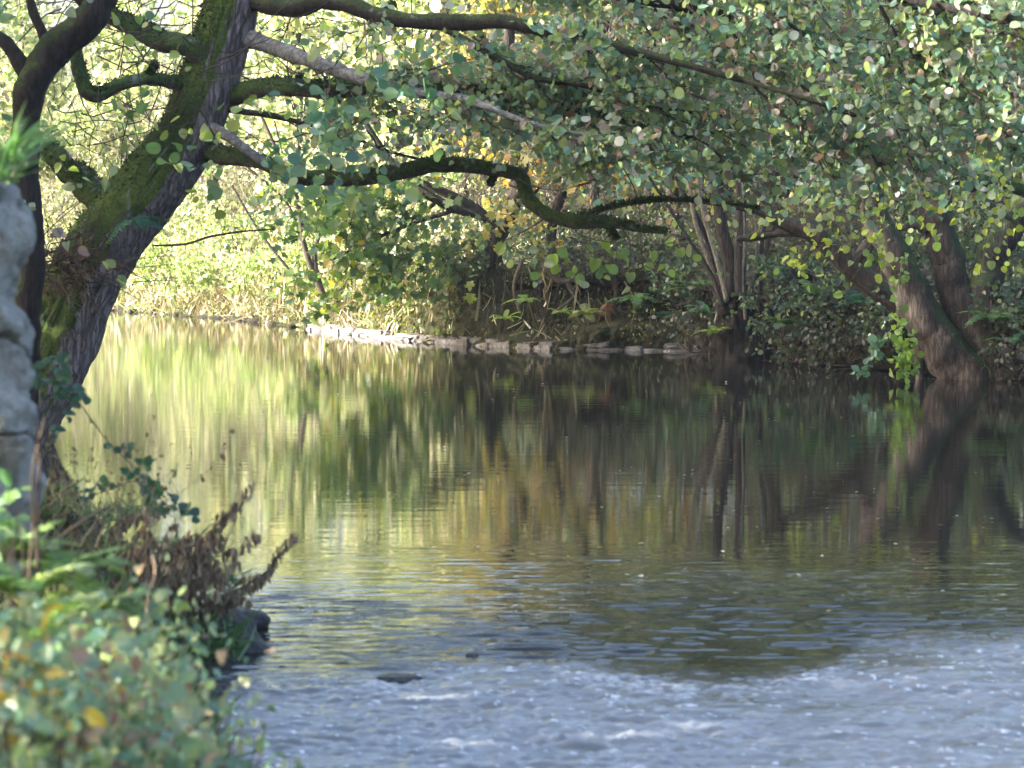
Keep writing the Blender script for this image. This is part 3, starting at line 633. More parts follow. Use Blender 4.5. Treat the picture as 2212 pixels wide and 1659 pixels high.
st2 = simple_tree('sloping_tree', 'dark bough sloping down left to right onto the far bank beside the stout tree', [
    ('trunk', [(2010, 740), (1960, 670), (1890, 620), (1840, 580), (1790, 530), (1740, 495), (1690, 478), (1640, 455), (1560, 440), (1480, 430)], [60, 52, 46, 44, 42, 36, 28, 20, 14, 10]),
    ('branch', [(1780, 508), (1700, 506), (1640, 512), (1590, 516)], [16, 15, 12]),
    ('branch', [(1840, 580), (1900, 480), (1890, 380), (1860, 240)], [30, 24, 20, 16]),
    ('branch', [(1690, 478), (1620, 400), (1580, 330)], [14, 10, 8])], M_RBARK, Q(2010, 760, 36.4), 36.6)
mb = root('mossy_bough_tree', 'tree reaching in from the right with green mossy boughs', 'tree', (8.5, 30, .6))
D3 = 30.
P_ = A((8.6, 30.2, .6), (8.3, 30.1, 3.0), (7.9, 30, 5.5), (7.6, 30, 8)); V, Fs = limb(P_, [.32, .26, .22, .18], 50, 24, .1, 4); mk('trunk', V, Fs, M_RBARK, mb, smooth=True)
for pts, ws in [([(2900, 100), (2500, 60), (2300, 40), (2212, 30), (2120, 22), (2050, 0), (1980, -40)], [60, 40, 30, 24, 18]), ([(2900, 330), (2500, 320), (2300, 290), (2200, 275), (2130, 245), (2080, 232), (2000, 215)], [50, 36, 24, 16, 10]),
                ([(2500, 470), (2300, 440), (2160, 395), (2080, 390), (2000, 370), (1920, 352), (1830, 352), (1720, 335), (1640, 328)], [34, 26, 26, 20, 14, 8])]:
    tbranch(pts, ws, M_BRANCH, D3, D3-.5, 'branch', mb, 70, 16, .16, 5)
tbranch([(2100, 395), (2110, 420), (2180, 470), (2240, 520)], [16, 12, 10], M_BRANCH, D3, D3, 'branch', mb, 40, 12, .16, 5)
BL, BT = Bag(), Bag()
pts = [(rng.uniform(1900, 2212), rng.uniform(380, 520)) for _ in range(34)]+[(rng.uniform(1690, 1950), rng.uniform(410, 590)) for _ in range(30)]+[(rng.uniform(2050, 2212), rng.uniform(60, 380)) for _ in range(40)]
ss = np.array([Q(x, y, 30+rng.normal(0, .5)) for x, y in pts])
leafy_twigs(ss, rdir(len(ss), (-.3, 0, -.4), .6), rng.uniform(.2, .5, len(ss)), 4, .075, [(5, (.40, .45, .07)), (3, (.24, .34, .08)), (1, (.4, .42, .2))], T_ALDER, BL, BT, .003, .2, (-.3, -.7, .3), None, .4)
pts = [(rng.uniform(1720, 2230), rng.uniform(120, 400)) for _ in range(190)]+[(rng.uniform(1350, 1900), rng.uniform(240, 380)) for _ in range(90)]
ss = np.array([Q(x, y, 29.2+rng.normal(0, .7)) for x, y in pts])
leafy_twigs(ss, rdir(len(ss), (-.5, 0, -.3), .5), rng.uniform(.2, .5, len(ss)), 5, .075, PAL_CAN, T_ALDER, BL, BT, .003, .2, (0, -.5, .5), None, .3)
BL.build('foliage', M_LEAF, mb); BT.build('twigs', M_PALE, mb)

# hazel stool with pale stems
hz = root('hazel_stool', 'multi-stemmed coppiced shrub with thin pale upright stems on the far bank', 'shrub', Q(1590, 700, 40.2))
DH = 40.2; B = Bag()
stool = [[(1600, 790), (1590, 700), (1575, 640), (1560, 600)]]
V, Fs = limb(QL([(1600, 800, DH), (1592, 700, DH), (1580, 640, DH), (1575, 590, DH)]), [S(w_, DH)/2 for w_ in (120, 96, 80, 50)], 60, 50, .16, 8, .22, 3); mk('stump', V, Fs, M_DSOIL, hz, smooth=True)
V, Fs = limb(QL([(1655, 810, DH), (1650, 700, DH+.2), (1645, 650, DH+.3)]), [S(w_, DH)/2 for w_ in (80, 56, 30)], 40, 30, .16, 9, .2, 3); mk('stump', V, Fs, M_DSOIL, hz, smooth=True)
stems = [([(1560, 640), (1530, 560), (1500, 470), (1480, 330), (1455, 180)], 12, M_PALE), ([(1570, 650), (1548, 560), (1515, 440), (1500, 300), (1490, 120)], 10, M_PALE), ([(1545, 700), (1562, 600), (1535, 520), (1520, 430), (1505, 340)], 7, M_PALE),
         ([(1580, 640), (1575, 560), (1558, 480), (1552, 380), (1560, 250)], 30, M_RBARK), ([(1600, 640), (1598, 540), (1602, 450), (1596, 330), (1610, 150)], 24, M_RBARK), ([(1610, 690), (1604, 600), (1608, 520), (1604, 400), (1590, 250)], 6, M_PALE),
         ([(1625, 660), (1640, 560), (1655, 470), (1680, 340), (1720, 180)], 10, M_RBARK), ([(1618, 700), (1628, 600), (1635, 520), (1622, 400), (1640, 280)], 6, M_PALE), ([(1560, 660), (1540, 600), (1490, 520), (1440, 440), (1380, 350)], 10, M_RBARK),
         ([(1590, 640), (1600, 500), (1640, 380), (1660, 250), (1690, 100)], 9, M_PALE), ([(1640, 690), (1650, 560), (1700, 420), (1740, 300)], 9, M_RBARK), ([(1570, 650), (1520, 500), (1460, 380), (1420, 240)], 12, M_RBARK),]
for pts, w_, mt in stems:
    dd = DH-rng.uniform(0, .5); P_ = QL([(x, y, dd) for x, y in pts]); V, Fs = limb(P_, np.linspace(S(w_, DH)/2*1.1, S(w_, DH)/2*.6, len(P_)), 26, 8, .08, 3); mk('stem', V, Fs, mt, hz, smooth=True)
BL, BT = Bag(), Bag(); ss = np.array([Q(rng.uniform(1400, 1750), rng.uniform(180, 500), DH+rng.normal(0, .4)) for _ in range(110)])
leafy_twigs(ss, rdir(len(ss), (.2, 0, -.2)), rng.uniform(.2, .5, len(ss)), 3, .08, [(3, (.2, .28, .09)), (2, (.34, .38, .08)), (1, (.3, .22, .1))], T_ALDER, BL, BT, .003)
BL.build('foliage', M_LEAF, hz); BT.build('twigs', M_TWIG, hz)

# ------------------------------------------------------------------ maples in the middle
def maple_tree(name, label, base, d, trunks, cloud, pal, n, lsize, mat=M_RBARK, T=T_MAPLE):
    r = root(name, label, 'tree', base)
    for nm, pts, ws in trunks: tbranch(pts, ws, mat, d, d, nm, r, 40, 10, .1, 3)
    BL, BT = Bag(), Bag(); S0 = []
    for (x, y, sx, sy, w_) in cloud:
        m_ = int(n*w_); xs = rng.normal(x, sx, m_); ys = rng.normal(y, sy, m_); S0 += [Q(a, b, d+rng.normal(-.2, .6)) for a, b in zip(xs, ys)]
    S0 = np.array(S0); o = np.array(base)+A(0, 0, 1.2)
    leafy_twigs(S0, nz(nz(S0-o)*.8+rng.normal(0, .5, S0.shape)+A(-.2, -.3, -.2)), rng.uniform(.2, .5, len(S0)), 4, lsize, pal, T, BL, BT, .0035, .25, (-.1, -.5, .75), None, .35)
    BL.build('foliage', M_LEAF, r); BT.build('twigs', M_TWIG, r); return r
maple_tree('green_maple', 'sunlit young maple with lime green leaves arching down over the far bank', Q(1060, 600, 46.0), 45.4,
           [('trunk', [(1075, 620), (1060, 540), (1090, 470), (1120, 380), (1090, 250), (1100, 60)], [44, 40, 38, 30]), ('branch', [(1085, 500), (1010, 440), (920, 400), (840, 370), (760, 380)], [26, 22, 14, 8]),
            ('branch', [(1050, 470), (960, 440), (890, 395), (830, 330), (780, 250)], [24, 18, 12]), ('branch', [(1000, 450), (900, 480), (800, 520), (720, 560)], [10, 8, 5]), ('branch', [(940, 440), (860, 500), (800, 580)], [9, 6, 4])],
           [(760, 430, 60, 30, .22), (850, 450, 70, 40, .3), (920, 540, 60, 30, .2), (770, 520, 60, 35, .2), (700, 620, 30, 40, .05), (860, 590, 60, 20, .08), (620, 440, 40, 40, .06)], PAL_MAPLE, 330, .14)
maple_tree('yellow_maple', 'young maple with golden yellow autumn leaves behind the mossy bough', Q(1200, 560, 45.5), 44.6,
           [('trunk', [(1210, 600), (1190, 500), (1210, 420), (1260, 300), (1270, 100)], [26, 22, 16]), ('branch', [(1200, 470), (1150, 420), (1100, 400)], [12, 8, 5]), ('branch', [(1230, 400), (1330, 380), (1420, 360)], [12, 8, 5])],
           [(1130, 345, 45, 25, .16), (1150, 460, 30, 18, .2), (1240, 380, 70, 30, .22), (1040, 500, 30, 15, .06), (1330, 330, 90, 40, .2), (1180, 500, 40, 25, .08), (1440, 350, 60, 30, .08)], PAL_YEL, 120, .13)
maple_tree('shore_sapling', 'thin sapling with dark stems among hay on the sunlit shore', Q(690, 640, 50.5), 50.0,
           [('trunk', [(700, 640), (660, 540), (640, 430), (600, 330), (560, 240)], [14, 12, 9, 6]), ('trunk', [(700, 640), (680, 560), (700, 470), (720, 380), (700, 280)], [12, 9, 7]), ('branch', [(650, 520), (620, 440), (545, 370), (500, 330)], [7, 6, 4]), ('trunk', [(690, 640), (640, 600), (560, 500), (500, 400)], [8, 6, 5])],
           [(600, 360, 60, 60, .5), (690, 420, 40, 60, .3)], PAL_LIT, 70, .09, M_TWIG, T_ALDER)

# lime trailing plant at the water's edge, right
tp = root('trailing_bramble', 'bright lime green trailing bramble dangling to the water by the stout tree', 'bramble', Q(1945, 600, 34.6))
BT = Bag(); P_ = spline(QL([(1950, 555, 34.6), (1942, 610, 34.5), (1938, 680, 34.4), (1945, 740, 34.4), (1962, 800, 34.4)]), 24); V, q = tubes(P_[None], np.full((1, 24), .006), 5); BT.add(V, [q])
P2 = spline(QL([(1938, 700, 34.4), (1900, 740, 34.2), (1870, 790, 34.0), (1852, 812, 34.0)]), 20); V, q = tubes(P2[None], np.full((1, 20), .005), 5); BT.add(V, [q]); BT.build('stem', M_PALE, tp)
BL = Bag()
n = 60; i0 = rng.integers(0, 24, n); b = P_[i0]+rng.normal(0, .05, (n, 3)); leaves(BL, T_BRAM, b, rdir(n, (0, 0, -.4)), rdir(n, (0, -1.2, .4)), rng.uniform(.06, .12, n), pick([(1, (.2, .3, .06)), (1, (.12, .22, .06))], n))
n = 70; b = Q(1957, 760, 34.3)+rng.normal(0, 1, (n, 3))*A(.08, .08, .17); b[:, 2] = np.maximum(b[:, 2], .04); leaves(BL, T_BRAM, b, rdir(n, (0, 0, -.4)), rdir(n, (0, -1.2, .4)), rng.uniform(.07, .13, n), pick([(1, (.24, .36, .05)), (1, (.18, .30, .06))], n))
n = 26; i0 = rng.integers(4, 20, n); b = P2[i0]+rng.normal(0, .03, (n, 3)); leaves(BL, T_BRAM, b, rdir(n, (0, 0, -.1)), rdir(n, (0, -.8, .8)), rng.uniform(.07, .14, n), pick([(1, (.10, .2, .12))], n))
BL.build('leaves', M_LEAF, tp)

# shrubs and creepers
def shrub(name, label, x, y, d, sx, sy, n, pal, grp, lsz=.055, hang=.5, mat=None, T=T_ALDER, dirb=(-.1, -.3, -.3), nl=5, cat='shrub', bx=0, by=60):
    base = Q(x+bx, y+by, d+.4); r = root(name, label, cat, base, grp); BL, BT = Bag(), Bag()
    P0 = np.array([Q(x+rng.normal(0, sx*.6), y+rng.normal(0, sy*.6), d+rng.normal(0, .35)) for _ in range(n)]); P0[:, 2] = np.maximum(P0[:, 2], .12)
    leafy_twigs(P0, nz(nz(P0-base+1e-4)*.6+rdir(n, dirb)*.8), rng.uniform(.15, .4, n), nl, lsz, pal, T, BL, BT, .003, .25, (0, -.6, .6), None, hang)
    BL.build('foliage', mat or M_LEAF, r)
    m_ = 12; e = P0[rng.integers(0, n, m_)]; t = np.linspace(0, 1, 8)[None, :, None]; Pp = base+(e[:, None]-base)*t+rng.normal(0, .12, (m_, 1, 3))*np.sin(t*np.pi)
    V, q = tubes(Pp, np.ones((m_, 1))*np.linspace(.012, .004, 8)[None], 4); BT.add(V, [q]); BT.build('stems', M_TWIG, r)
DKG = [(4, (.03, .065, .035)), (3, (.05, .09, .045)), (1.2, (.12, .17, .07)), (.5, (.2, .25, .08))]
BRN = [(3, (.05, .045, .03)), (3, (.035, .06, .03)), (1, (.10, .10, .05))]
for x, y, d, sx, sy, n, pal, lab in [
    (1700, 590, 39.6, 70, 40, 90, DKG, 'dark leafy shrub right of the hazel stool under the sloping bough'),
    (1690, 680, 38.9, 80, 40, 90, DKG, 'dark creeper covered shrub low on the bank right of the hazel stool'),
    (1790, 640, 38.2, 60, 40, 90, DKG, 'dark green shrub below the middle of the sloping bough'),
    (1830, 730, 37.6, 70, 28, 80, BRN, 'brown-green shrub drooping to the water left of the stout tree'),
    (1730, 750, 38.6, 60, 22, 60, BRN, 'low dark shrub hanging over the water right of the hazel stool'),
    (1900, 690, 36.9, 40, 40, 60, DKG, 'dark shrub tucked against the left side of the stout tree'),
    (2190, 640, 34.8, 40, 50, 60, DKG, 'dark shrub at the right edge behind the trunk bases'),
    (2200, 760, 34.5, 40, 30, 50, BRN, 'low brown shrub at the right edge above the water'),
    (1460, 600, 41.9, 50, 40, 80, DKG, 'dark leafy shrub left of the hazel stool'),
    (1490, 700, 41.2, 50, 30, 60, BRN, 'low dark shrub at the water left of the hazel stool'),
    (1330, 560, 43.0, 60, 26, 70, BRN, 'dark brushy shrub on the bank top above the rusty dead fern'),
    (1220, 545, 43.6, 50, 22, 60, BRN, 'dark brushy shrub above the hollow behind the hanging sprigs'),
    (1010, 560, 45.0, 40, 40, 70, [(3, (.10, .12, .04)), (2, (.05, .08, .03))], 'olive shrub on the bank right of the green maple')]:
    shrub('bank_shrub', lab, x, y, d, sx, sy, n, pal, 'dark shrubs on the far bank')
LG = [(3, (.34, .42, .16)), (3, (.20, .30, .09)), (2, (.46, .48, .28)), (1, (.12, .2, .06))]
for x, y, d, sx, sy, n, lab in [
    (330, 560, 60.5, 45, 40, 130, 'pale sunlit bush at the left end of the far bank beside the leaning trunk'),
    (430, 590, 58.5, 45, 36, 130, 'light green bush on the sunlit shore right of the leaning trunk'),
    (500, 500, 60.0, 50, 40, 130, 'tall pale green bush behind the thin bare twig on the sunny bank'),
    (560, 600, 55.5, 40, 34, 120, 'sunlit bush on the shore below the thin sapling'),
    (420, 470, 64.0, 50, 40, 130, 'cream coloured bush up the sunny slope beside the leaning trunk'),
    (250, 400, 66.0, 50, 50, 120, 'pale bush seen left of the leaning trunk on the slope'),
    (650, 560, 52.5, 40, 40, 120, 'bright bush under the left end of the green maple'),
    (150, 300, 68.0, 50, 50, 120, 'pale bush seen between the forked stem and the leaning trunk')]:
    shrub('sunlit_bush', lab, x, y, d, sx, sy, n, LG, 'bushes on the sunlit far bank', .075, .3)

# roots hanging in the undercuts
B = Bag(); cl = []
for k in range(240):
    x = rng.choice([rng.uniform(1480, 1760), rng.uniform(1960, 2200), rng.uniform(1040, 1300), rng.uniform(1480, 2212)])
    dd = np.interp(x, [1040, 1300, 1500, 1700, 1900, 2212], [43.2, 42.6, 41.5, 39.4, 37, 34.6])
    zt = rng.uniform(.3, 1.25); a = Q(x, 600, dd); a[2] = zt; n = 7; Ld = min(rng.uniform(.25, 1.0), zt-.02)
    P_ = a+np.linspace(0, 1, n)[:, None]*A(rng.normal(0, .12), rng.normal(-.1, .1), -Ld)+np.cumsum(rng.normal(0, .018, (n, 3)), 0); cl.append(P_)
V, q = tubes(np.array(cl), rng.uniform(.002, .006, (len(cl), 1))*np.linspace(1, .5, 7)[None], 4); B.add(V, [q])
tagit(B.build('hanging_roots', M_FIB), 'thin roots and dead stems hanging down the dark undercut bank', 'roots', kind='stuff')
# bigger knotted roots in the hollow
kr = root('exposed_roots', 'pale gnarled roots twisting in the dark hollow of the far bank', 'roots', Q(1230, 620, 43.6))
for pts, ws in [([(1170, 560), (1200, 600), (1230, 605), (1270, 590), (1310, 600)], [10, 14, 12, 7]), ([(1220, 600), (1240, 635), (1230, 650), (1190, 680)], [12, 9, 5]), ([(1130, 560), (1110, 620), (1125, 680)], [10, 8, 5]), ([(1300, 580), (1330, 620), (1325, 660)], [16, 12, 8])]:
    tbranch(pts, ws, M_FIB, 43.3, 43.3, 'root', kr, 30, 10, .25, 6)

# ------------------------------------------------------------------ undergrowth
def scatter_on(n, fx, fy):
    x = fx(n); y = fy(n); return x, y, ground(x, y)
def inview(x, y, m=1.25):
    return np.abs(x) < m*.183*y+.4
def undergrowth(name, label, n, band, pal, T, size, hgt, mat, cond, nb=(0, -.5, .5), axb=(0, 0, .3), cl=1.2, seed=1):
    """leaves spread in a rough carpet of given height over the far bank"""
    u = rng.uniform(0, 1, n*4); s_ = rng.uniform(0, 1, n*4)
    y = 33+59*rng.uniform(0, 1, n*4)**(1.0 if band[0] < .5 else 2.0); x = rng.uniform(-.24, .24, n*4)*y
    f = sdist(x, y, FB); k = (f > band[0]) & (f < band[1]) & cond(x, y, f)
    x, y, f = x[k][:n], y[k][:n], f[k][:n]; z = ground(x, y)
    den = n2(x, y, 1.1, seed, 3); hh = hgt*np.clip(.55+den*cl, .05, 2)
    z = z+rng.random(len(x))**.8*hh
    B = Bag(); m_ = len(x); leaves(B, T, np.stack([x, y, z], -1), rdir(m_, axb), rdir(m_, nb), size*np.exp(rng.normal(0, .3, m_)), pick(pal, m_), .25)
    print(name, m_); return tagit(B.build(name, mat), label, 'undergrowth', kind='stuff')
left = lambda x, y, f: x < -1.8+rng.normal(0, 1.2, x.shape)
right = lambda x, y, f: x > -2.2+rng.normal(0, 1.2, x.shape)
undergrowth('sunlit_undergrowth', 'leafy plants coloured pale as if in strong sun covering the left part of the far bank', 120000, (.1, 26), PAL_LIT, T_FAR, .085, 1.5, M_LEAF, left, cl=2.2, seed=2)
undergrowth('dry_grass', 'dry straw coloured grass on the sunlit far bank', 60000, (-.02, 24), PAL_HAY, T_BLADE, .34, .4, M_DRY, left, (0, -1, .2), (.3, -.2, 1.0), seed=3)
undergrowth('shaded_undergrowth', 'mixed green low plants with colours darkened as shade on the far bank', 110000, (.75, 22), [(6, (.025, .05, .028)), (5, (.045, .08, .035)), (3, (.08, .11, .05)), (1.2, (.16, .2, .08)), (1.5, (.07, .06, .045))], T_FAR, .07, .9, M_LEAF, right, seed=4)  # leaf colours darkened here to stand in for shade
undergrowth('bank_grass', 'brownish grass tufts hanging over the far bank edge', 16000, (.35, 3.0), [(3, (.10, .09, .045)), (2, (.06, .075, .03)), (1, (.2, .17, .09))], T_BLADE, .4, .2, M_DRY, lambda x, y, f: (x > -4) & (x < .2+rng.normal(0, .8, x.shape)), (0, -1, .2), (0, -.7, .1), seed=5)
# low leaves and moss fringe on the vertical bank face
s_ = rng.uniform(.22, .999, 26000); o_ = rng.uniform(.0, .9, len(s_)); b = bankpt(s_, o_-.0)
zz = -.05+1.3*np.clip((o_-.05)/.75, 0, 1)**(1/1.3)+rng.normal(0, .05, len(s_)); ux, uy = proj(np.stack([b[:, 0], b[:, 1], zz], -1))
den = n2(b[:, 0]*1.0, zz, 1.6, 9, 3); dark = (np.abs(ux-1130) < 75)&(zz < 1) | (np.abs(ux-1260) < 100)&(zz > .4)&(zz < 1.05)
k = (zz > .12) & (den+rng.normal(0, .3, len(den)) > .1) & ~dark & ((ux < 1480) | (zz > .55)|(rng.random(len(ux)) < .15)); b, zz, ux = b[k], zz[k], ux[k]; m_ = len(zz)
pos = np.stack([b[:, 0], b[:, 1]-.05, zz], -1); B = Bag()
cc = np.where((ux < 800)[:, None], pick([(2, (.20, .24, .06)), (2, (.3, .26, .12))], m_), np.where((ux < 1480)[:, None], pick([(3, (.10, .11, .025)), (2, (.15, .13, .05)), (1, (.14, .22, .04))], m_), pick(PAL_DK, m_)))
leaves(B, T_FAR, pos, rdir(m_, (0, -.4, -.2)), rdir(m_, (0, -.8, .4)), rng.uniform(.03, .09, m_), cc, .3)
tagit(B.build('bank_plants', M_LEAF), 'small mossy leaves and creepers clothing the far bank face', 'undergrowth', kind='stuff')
# hanging dry grass strands on the bank face
n = 5200; s_ = rng.uniform(.05, .66, n); b = bankpt(s_, rng.uniform(.1, .9, n)); z0 = rng.uniform(.15, 1.25, n)*np.clip((s_-.0)/.25, .3, 1)
ux, _ = proj(np.stack([b[:, 0], b[:, 1], z0], -1)); k = (rng.random(n) < np.interp(ux, [600, 850, 1000, 1500], [1, .7, .12, .05])); b, z0 = b[k], z0[k]; m_ = len(z0)
B = Bag(); leaves(B, T_BLADE, np.stack([b[:, 0], b[:, 1]-.08, z0], -1), rdir(m_, (0, -.4, -1.2), .5), rdir(m_, (0, -1, .2)), rng.uniform(.2, .5, m_), pick([(2, (.2, .17, .08)), (2, (.10, .11, .04)), (1, (.34, .3, .17))], m_))
tagit(B.build('hanging_grass', M_DRY), 'dry grass strands hanging down the far bank face', 'grass', kind='stuff')
# twig thicket
def thicket(name, label, n, xr, yr, zr, r, mat, bias, Lr=(.6, 2.)):
    y = rng.uniform(*yr, n); x = rng.uniform(*xr, n)*y; f = sdist(x, y, FB); k = f > 1.2; x, y = x[k], y[k]; z = ground(x, y)+rng.uniform(*zr, len(x))
    P0 = np.stack([x, y, z], -1); m_ = len(x); d = rdir(m_, bias, .6); t = np.linspace(0, 1, 7); Ls = rng.uniform(*Lr, m_)
    P_ = P0[:, None]+Ls[:, None, None]*(d[:, None]*t[None, :, None]+rng.normal(0, .2, (m_, 1, 3))*(t*t)[None, :, None])+np.cumsum(rng.normal(0, .025, (m_, 7, 3)), 1)
    V, q = tubes(P_, rng.uniform(.4, 1.3, (m_, 1))*r*np.linspace(1, .3, 7)[None], 3); B = Bag(); B.add(V, [q])
    tagit(B.build(name, mat), label, 'thicket', kind='stuff')
thicket('twig_thicket', 'tangle of dark bare twigs behind the far bank', 5200, (-.04, .2), (38, 60), (.2, 4.2), .009, M_TWIG, (.2, 0, .5))
thicket('pale_thicket', 'tangle of pale dry stems on the sunlit hillside', 3000, (-.2, .02), (56, 80), (0, 2.2), .012, M_PALE, (.1, 0, 1.0))
thicket('low_brush', 'grey brown brushwood leaning over the dark undercut bank', 1500, (.02, .13), (40, 46), (.2, 1.0), .008, M_FIB, (-.3, -.3, -.1), (.4, 1.4))

# ------------------------------------------------------------------ woodland trees beyond the far bank
def wood_proto(seed, h, lean, rad, pal, nb, lsize, mat, crown0=.3, nl=2600):
    r_ = np.random.default_rng(seed); n = 9; t = np.linspace(0, 1, n)
    P_ = np.stack([lean*t+np.cumsum(r_.normal(0, .06, n)), np.cumsum(r_.normal(0, .05, n)), h*t], -1); P_[0] = 0
    tv, tf = limb(P_, rad*(1-.75*t), 40, 10, .12, seed)
    BL, BT = Bag(), Bag(); cl = []
    for k in range(nb):
        u = r_.uniform(crown0, .98); a = P_[int(u*8)]+A(0, 0, 0); d = nz(A(r_.normal(), r_.normal(), r_.uniform(-.1, .8))); Ld = r_.uniform(.8, 2.2)*(1.15-u*.6)*h/8
        cl.append(a+d*np.linspace(0, Ld, 8)[:, None]+np.cumsum(r_.normal(0, .06, (8, 3)), 0))
    cl = np.array(cl); V, q = tubes(cl, np.ones((len(cl), 1))*np.linspace(.025, .006, 8)[None]*h/8, 4); BT.add(V, [q])
    m_ = nl; ci = r_.integers(0, len(cl), m_); cj = r_.integers(2, 8, m_); p = cl[ci, cj]+r_.normal(0, .3, (m_, 3))*h/8
    leaves(BL, T_ALDER if lsize < .2 else T_FAR, p, rdir(m_, (0, 0, -.2)), rdir(m_, (0, -.4, .6)), lsize*np.exp(r_.normal(0, .3, m_)), pick(pal, m_), .25)
    return (tv, tf, mat), BT, BL
PAL_WD = [(4, (.05, .085, .035)), (3, (.08, .12, .05)), (2, (.10, .08, .06)), (1, (.2, .24, .09)), (.7, (.26, .19, .07))]  # darkened leaf colours put shade on the crowns mirrored in the water
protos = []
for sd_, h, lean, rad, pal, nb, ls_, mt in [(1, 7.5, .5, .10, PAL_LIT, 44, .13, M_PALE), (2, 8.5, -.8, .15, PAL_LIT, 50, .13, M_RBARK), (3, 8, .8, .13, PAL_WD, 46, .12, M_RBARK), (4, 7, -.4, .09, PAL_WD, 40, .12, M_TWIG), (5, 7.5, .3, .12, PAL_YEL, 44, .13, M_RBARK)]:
    protos.append(wood_proto(sd_, h, lean, rad, pal, nb, ls_, mt))
made = {}
KIND = ['slender pale-stemmed tree', 'stout leaning tree', 'brown-stemmed green tree', 'thin dark-stemmed tree', 'yellow-leaved autumn tree']
def wood(pi, x, y, rz, sc, label, group='woodland trees beyond the far bank'):
    z = float(ground(np.array([x]), np.array([y]))[0])-.1
    (tv, tf, mt), BT, BL = protos[pi]
    if pi not in made:
        r = bpy.data.objects.new('woodland_tree', None); C.objects.link(r)
        mk('trunk', tv, tf, mt, r, smooth=True); BT.build('branches', M_TWIG, r); BL.build('crown', M_LEAF, r); made[pi] = r
    else:
        s0 = made[pi]; r = s0.copy(); C.objects.link(r)
        for ch in list(s0.children): c = ch.copy(); C.objects.link(c); c.parent = r
    if y > 40: sc = (y*math.tan(math.radians(5.9 if x/y < -.035 else 8.3))+2.07-z)/(8.2)*sc
    r.location = (x, y, z); r.rotation_euler = (0, 0, rz); r.scale = (sc, sc, sc); tagit(r, label, 'tree', group)
spots = []
r9 = np.random.default_rng(5)
yy = [64, 67, 66, 70, 68, 73, 66, 71, 62, 58, 60, 54, 57, 52, 55, 50, 53, 48, 51, 46, 49, 44, 47, 43, 46, 41.5, 45]
xx = np.linspace(-.20, .20, 27)
for k in range(27):
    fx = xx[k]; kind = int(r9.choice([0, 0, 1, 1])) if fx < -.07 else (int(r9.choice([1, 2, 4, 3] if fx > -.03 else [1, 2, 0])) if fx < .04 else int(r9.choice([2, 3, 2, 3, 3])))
    spots.append((kind, fx*yy[k], yy[k], r9.uniform(0, 6.28), r9.uniform(.85, 1.08)))
wh = ['far left, behind the dark forked stem', 'left of the leaning trunk, on the bright hillside', 'seen between the forked stem and the leaning trunk', 'just left of the leaning trunk top', 'behind the top of the leaning trunk', 'right behind the leaning trunk on the sunny slope',
      'just right of the leaning trunk on the sunny slope', 'above the hay slope behind the first boughs', 'behind the grey bough above the sunny bank', 'behind the sapling on the sunlit shore', 'above the left end of the green maple', 'behind the middle of the green maple', 'behind the bend of the long mossy bough', 'left of the yellow maple beyond the bank',
      'directly behind the yellow maple', 'right of the yellow maple above the dark hollow', 'above the dead rusty fern', 'between the yellow maple and the hazel stool', 'just left of the hazel stool, behind', 'directly behind the hazel stool', 'right of the hazel stool up the slope',
      'above the sloping bough', 'behind the fork of the sloping bough', 'left of the stout tree, up the slope', 'behind the stout multi-stemmed tree', 'right behind the stout tree', 'at the right edge behind the mossy boughs']
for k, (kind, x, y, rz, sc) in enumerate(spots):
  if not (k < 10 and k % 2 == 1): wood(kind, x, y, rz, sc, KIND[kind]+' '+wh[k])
k = 0
for fx in np.concatenate([np.linspace(-.21, -.04, 6), np.linspace(-.02, .22, 10)]):     # the tree line up on the slope, closing the view
    y = r9.uniform(74, 84) if fx < .0 else r9.uniform(62, 74)
    kind = int(r9.choice([0, 1])) if fx < -.02 else int(r9.choice([2, 3, 2, 1])); k += 1
    wood(kind, fx*y, y, r9.uniform(0, 6.28), r9.uniform(.95, 1.08), 'leafy tree in the tree line high on the wooded slope', 'trees in the tree line on the slope')
# unseen trees added on the near left bank so their crowns shade the scene
for k, (x, y, sc) in enumerate([(-9, 22, 1.0), (-10.5, 26, 1.15), (-9.5, 18, 1.0), (-12, 31, 1.2), (-12.5, 23, 1.3), (-8.3, 14, .9), (-14, 28, 1.3), (-15, 35, 1.2), (-11, 12, 1.1), (-16, 31, 1.4), (-13.5, 19, 1.2), (-5.6, 8.6, .8), (-6.6, 11.5, .9), (-7, 6, 1.0), (-9, 9, 1.2), (-4.6, 5.5, .7), (-13.3, 38, 1.25), (-15.5, 39, 1.35), (-18.5, 39.8, 1.45), (-14.5, 35.5, 1.3), (-17, 36.5, 1.4), (-21, 40, 1.5), (-12, 34.5, 1.1), (-7.5, 17, .9), (-6.2, 3.5, .9), (-8.6, 2, 1.2), (-7.6, 10.3, 1.15), (-8.8, 12.6, 1.3), (-5.4, 10.6, .75), (-10.2, 9.6, 1.4), (-10.4, 23.6, 1.25), (-12.5, 20.5, 1.4)]):
    wood(2 if k % 2 else 3, x, y, k*1.3, sc*1.15, 'unseen leafy tree added on the near left bank to cast shade', 'added shade trees on the near left bank')

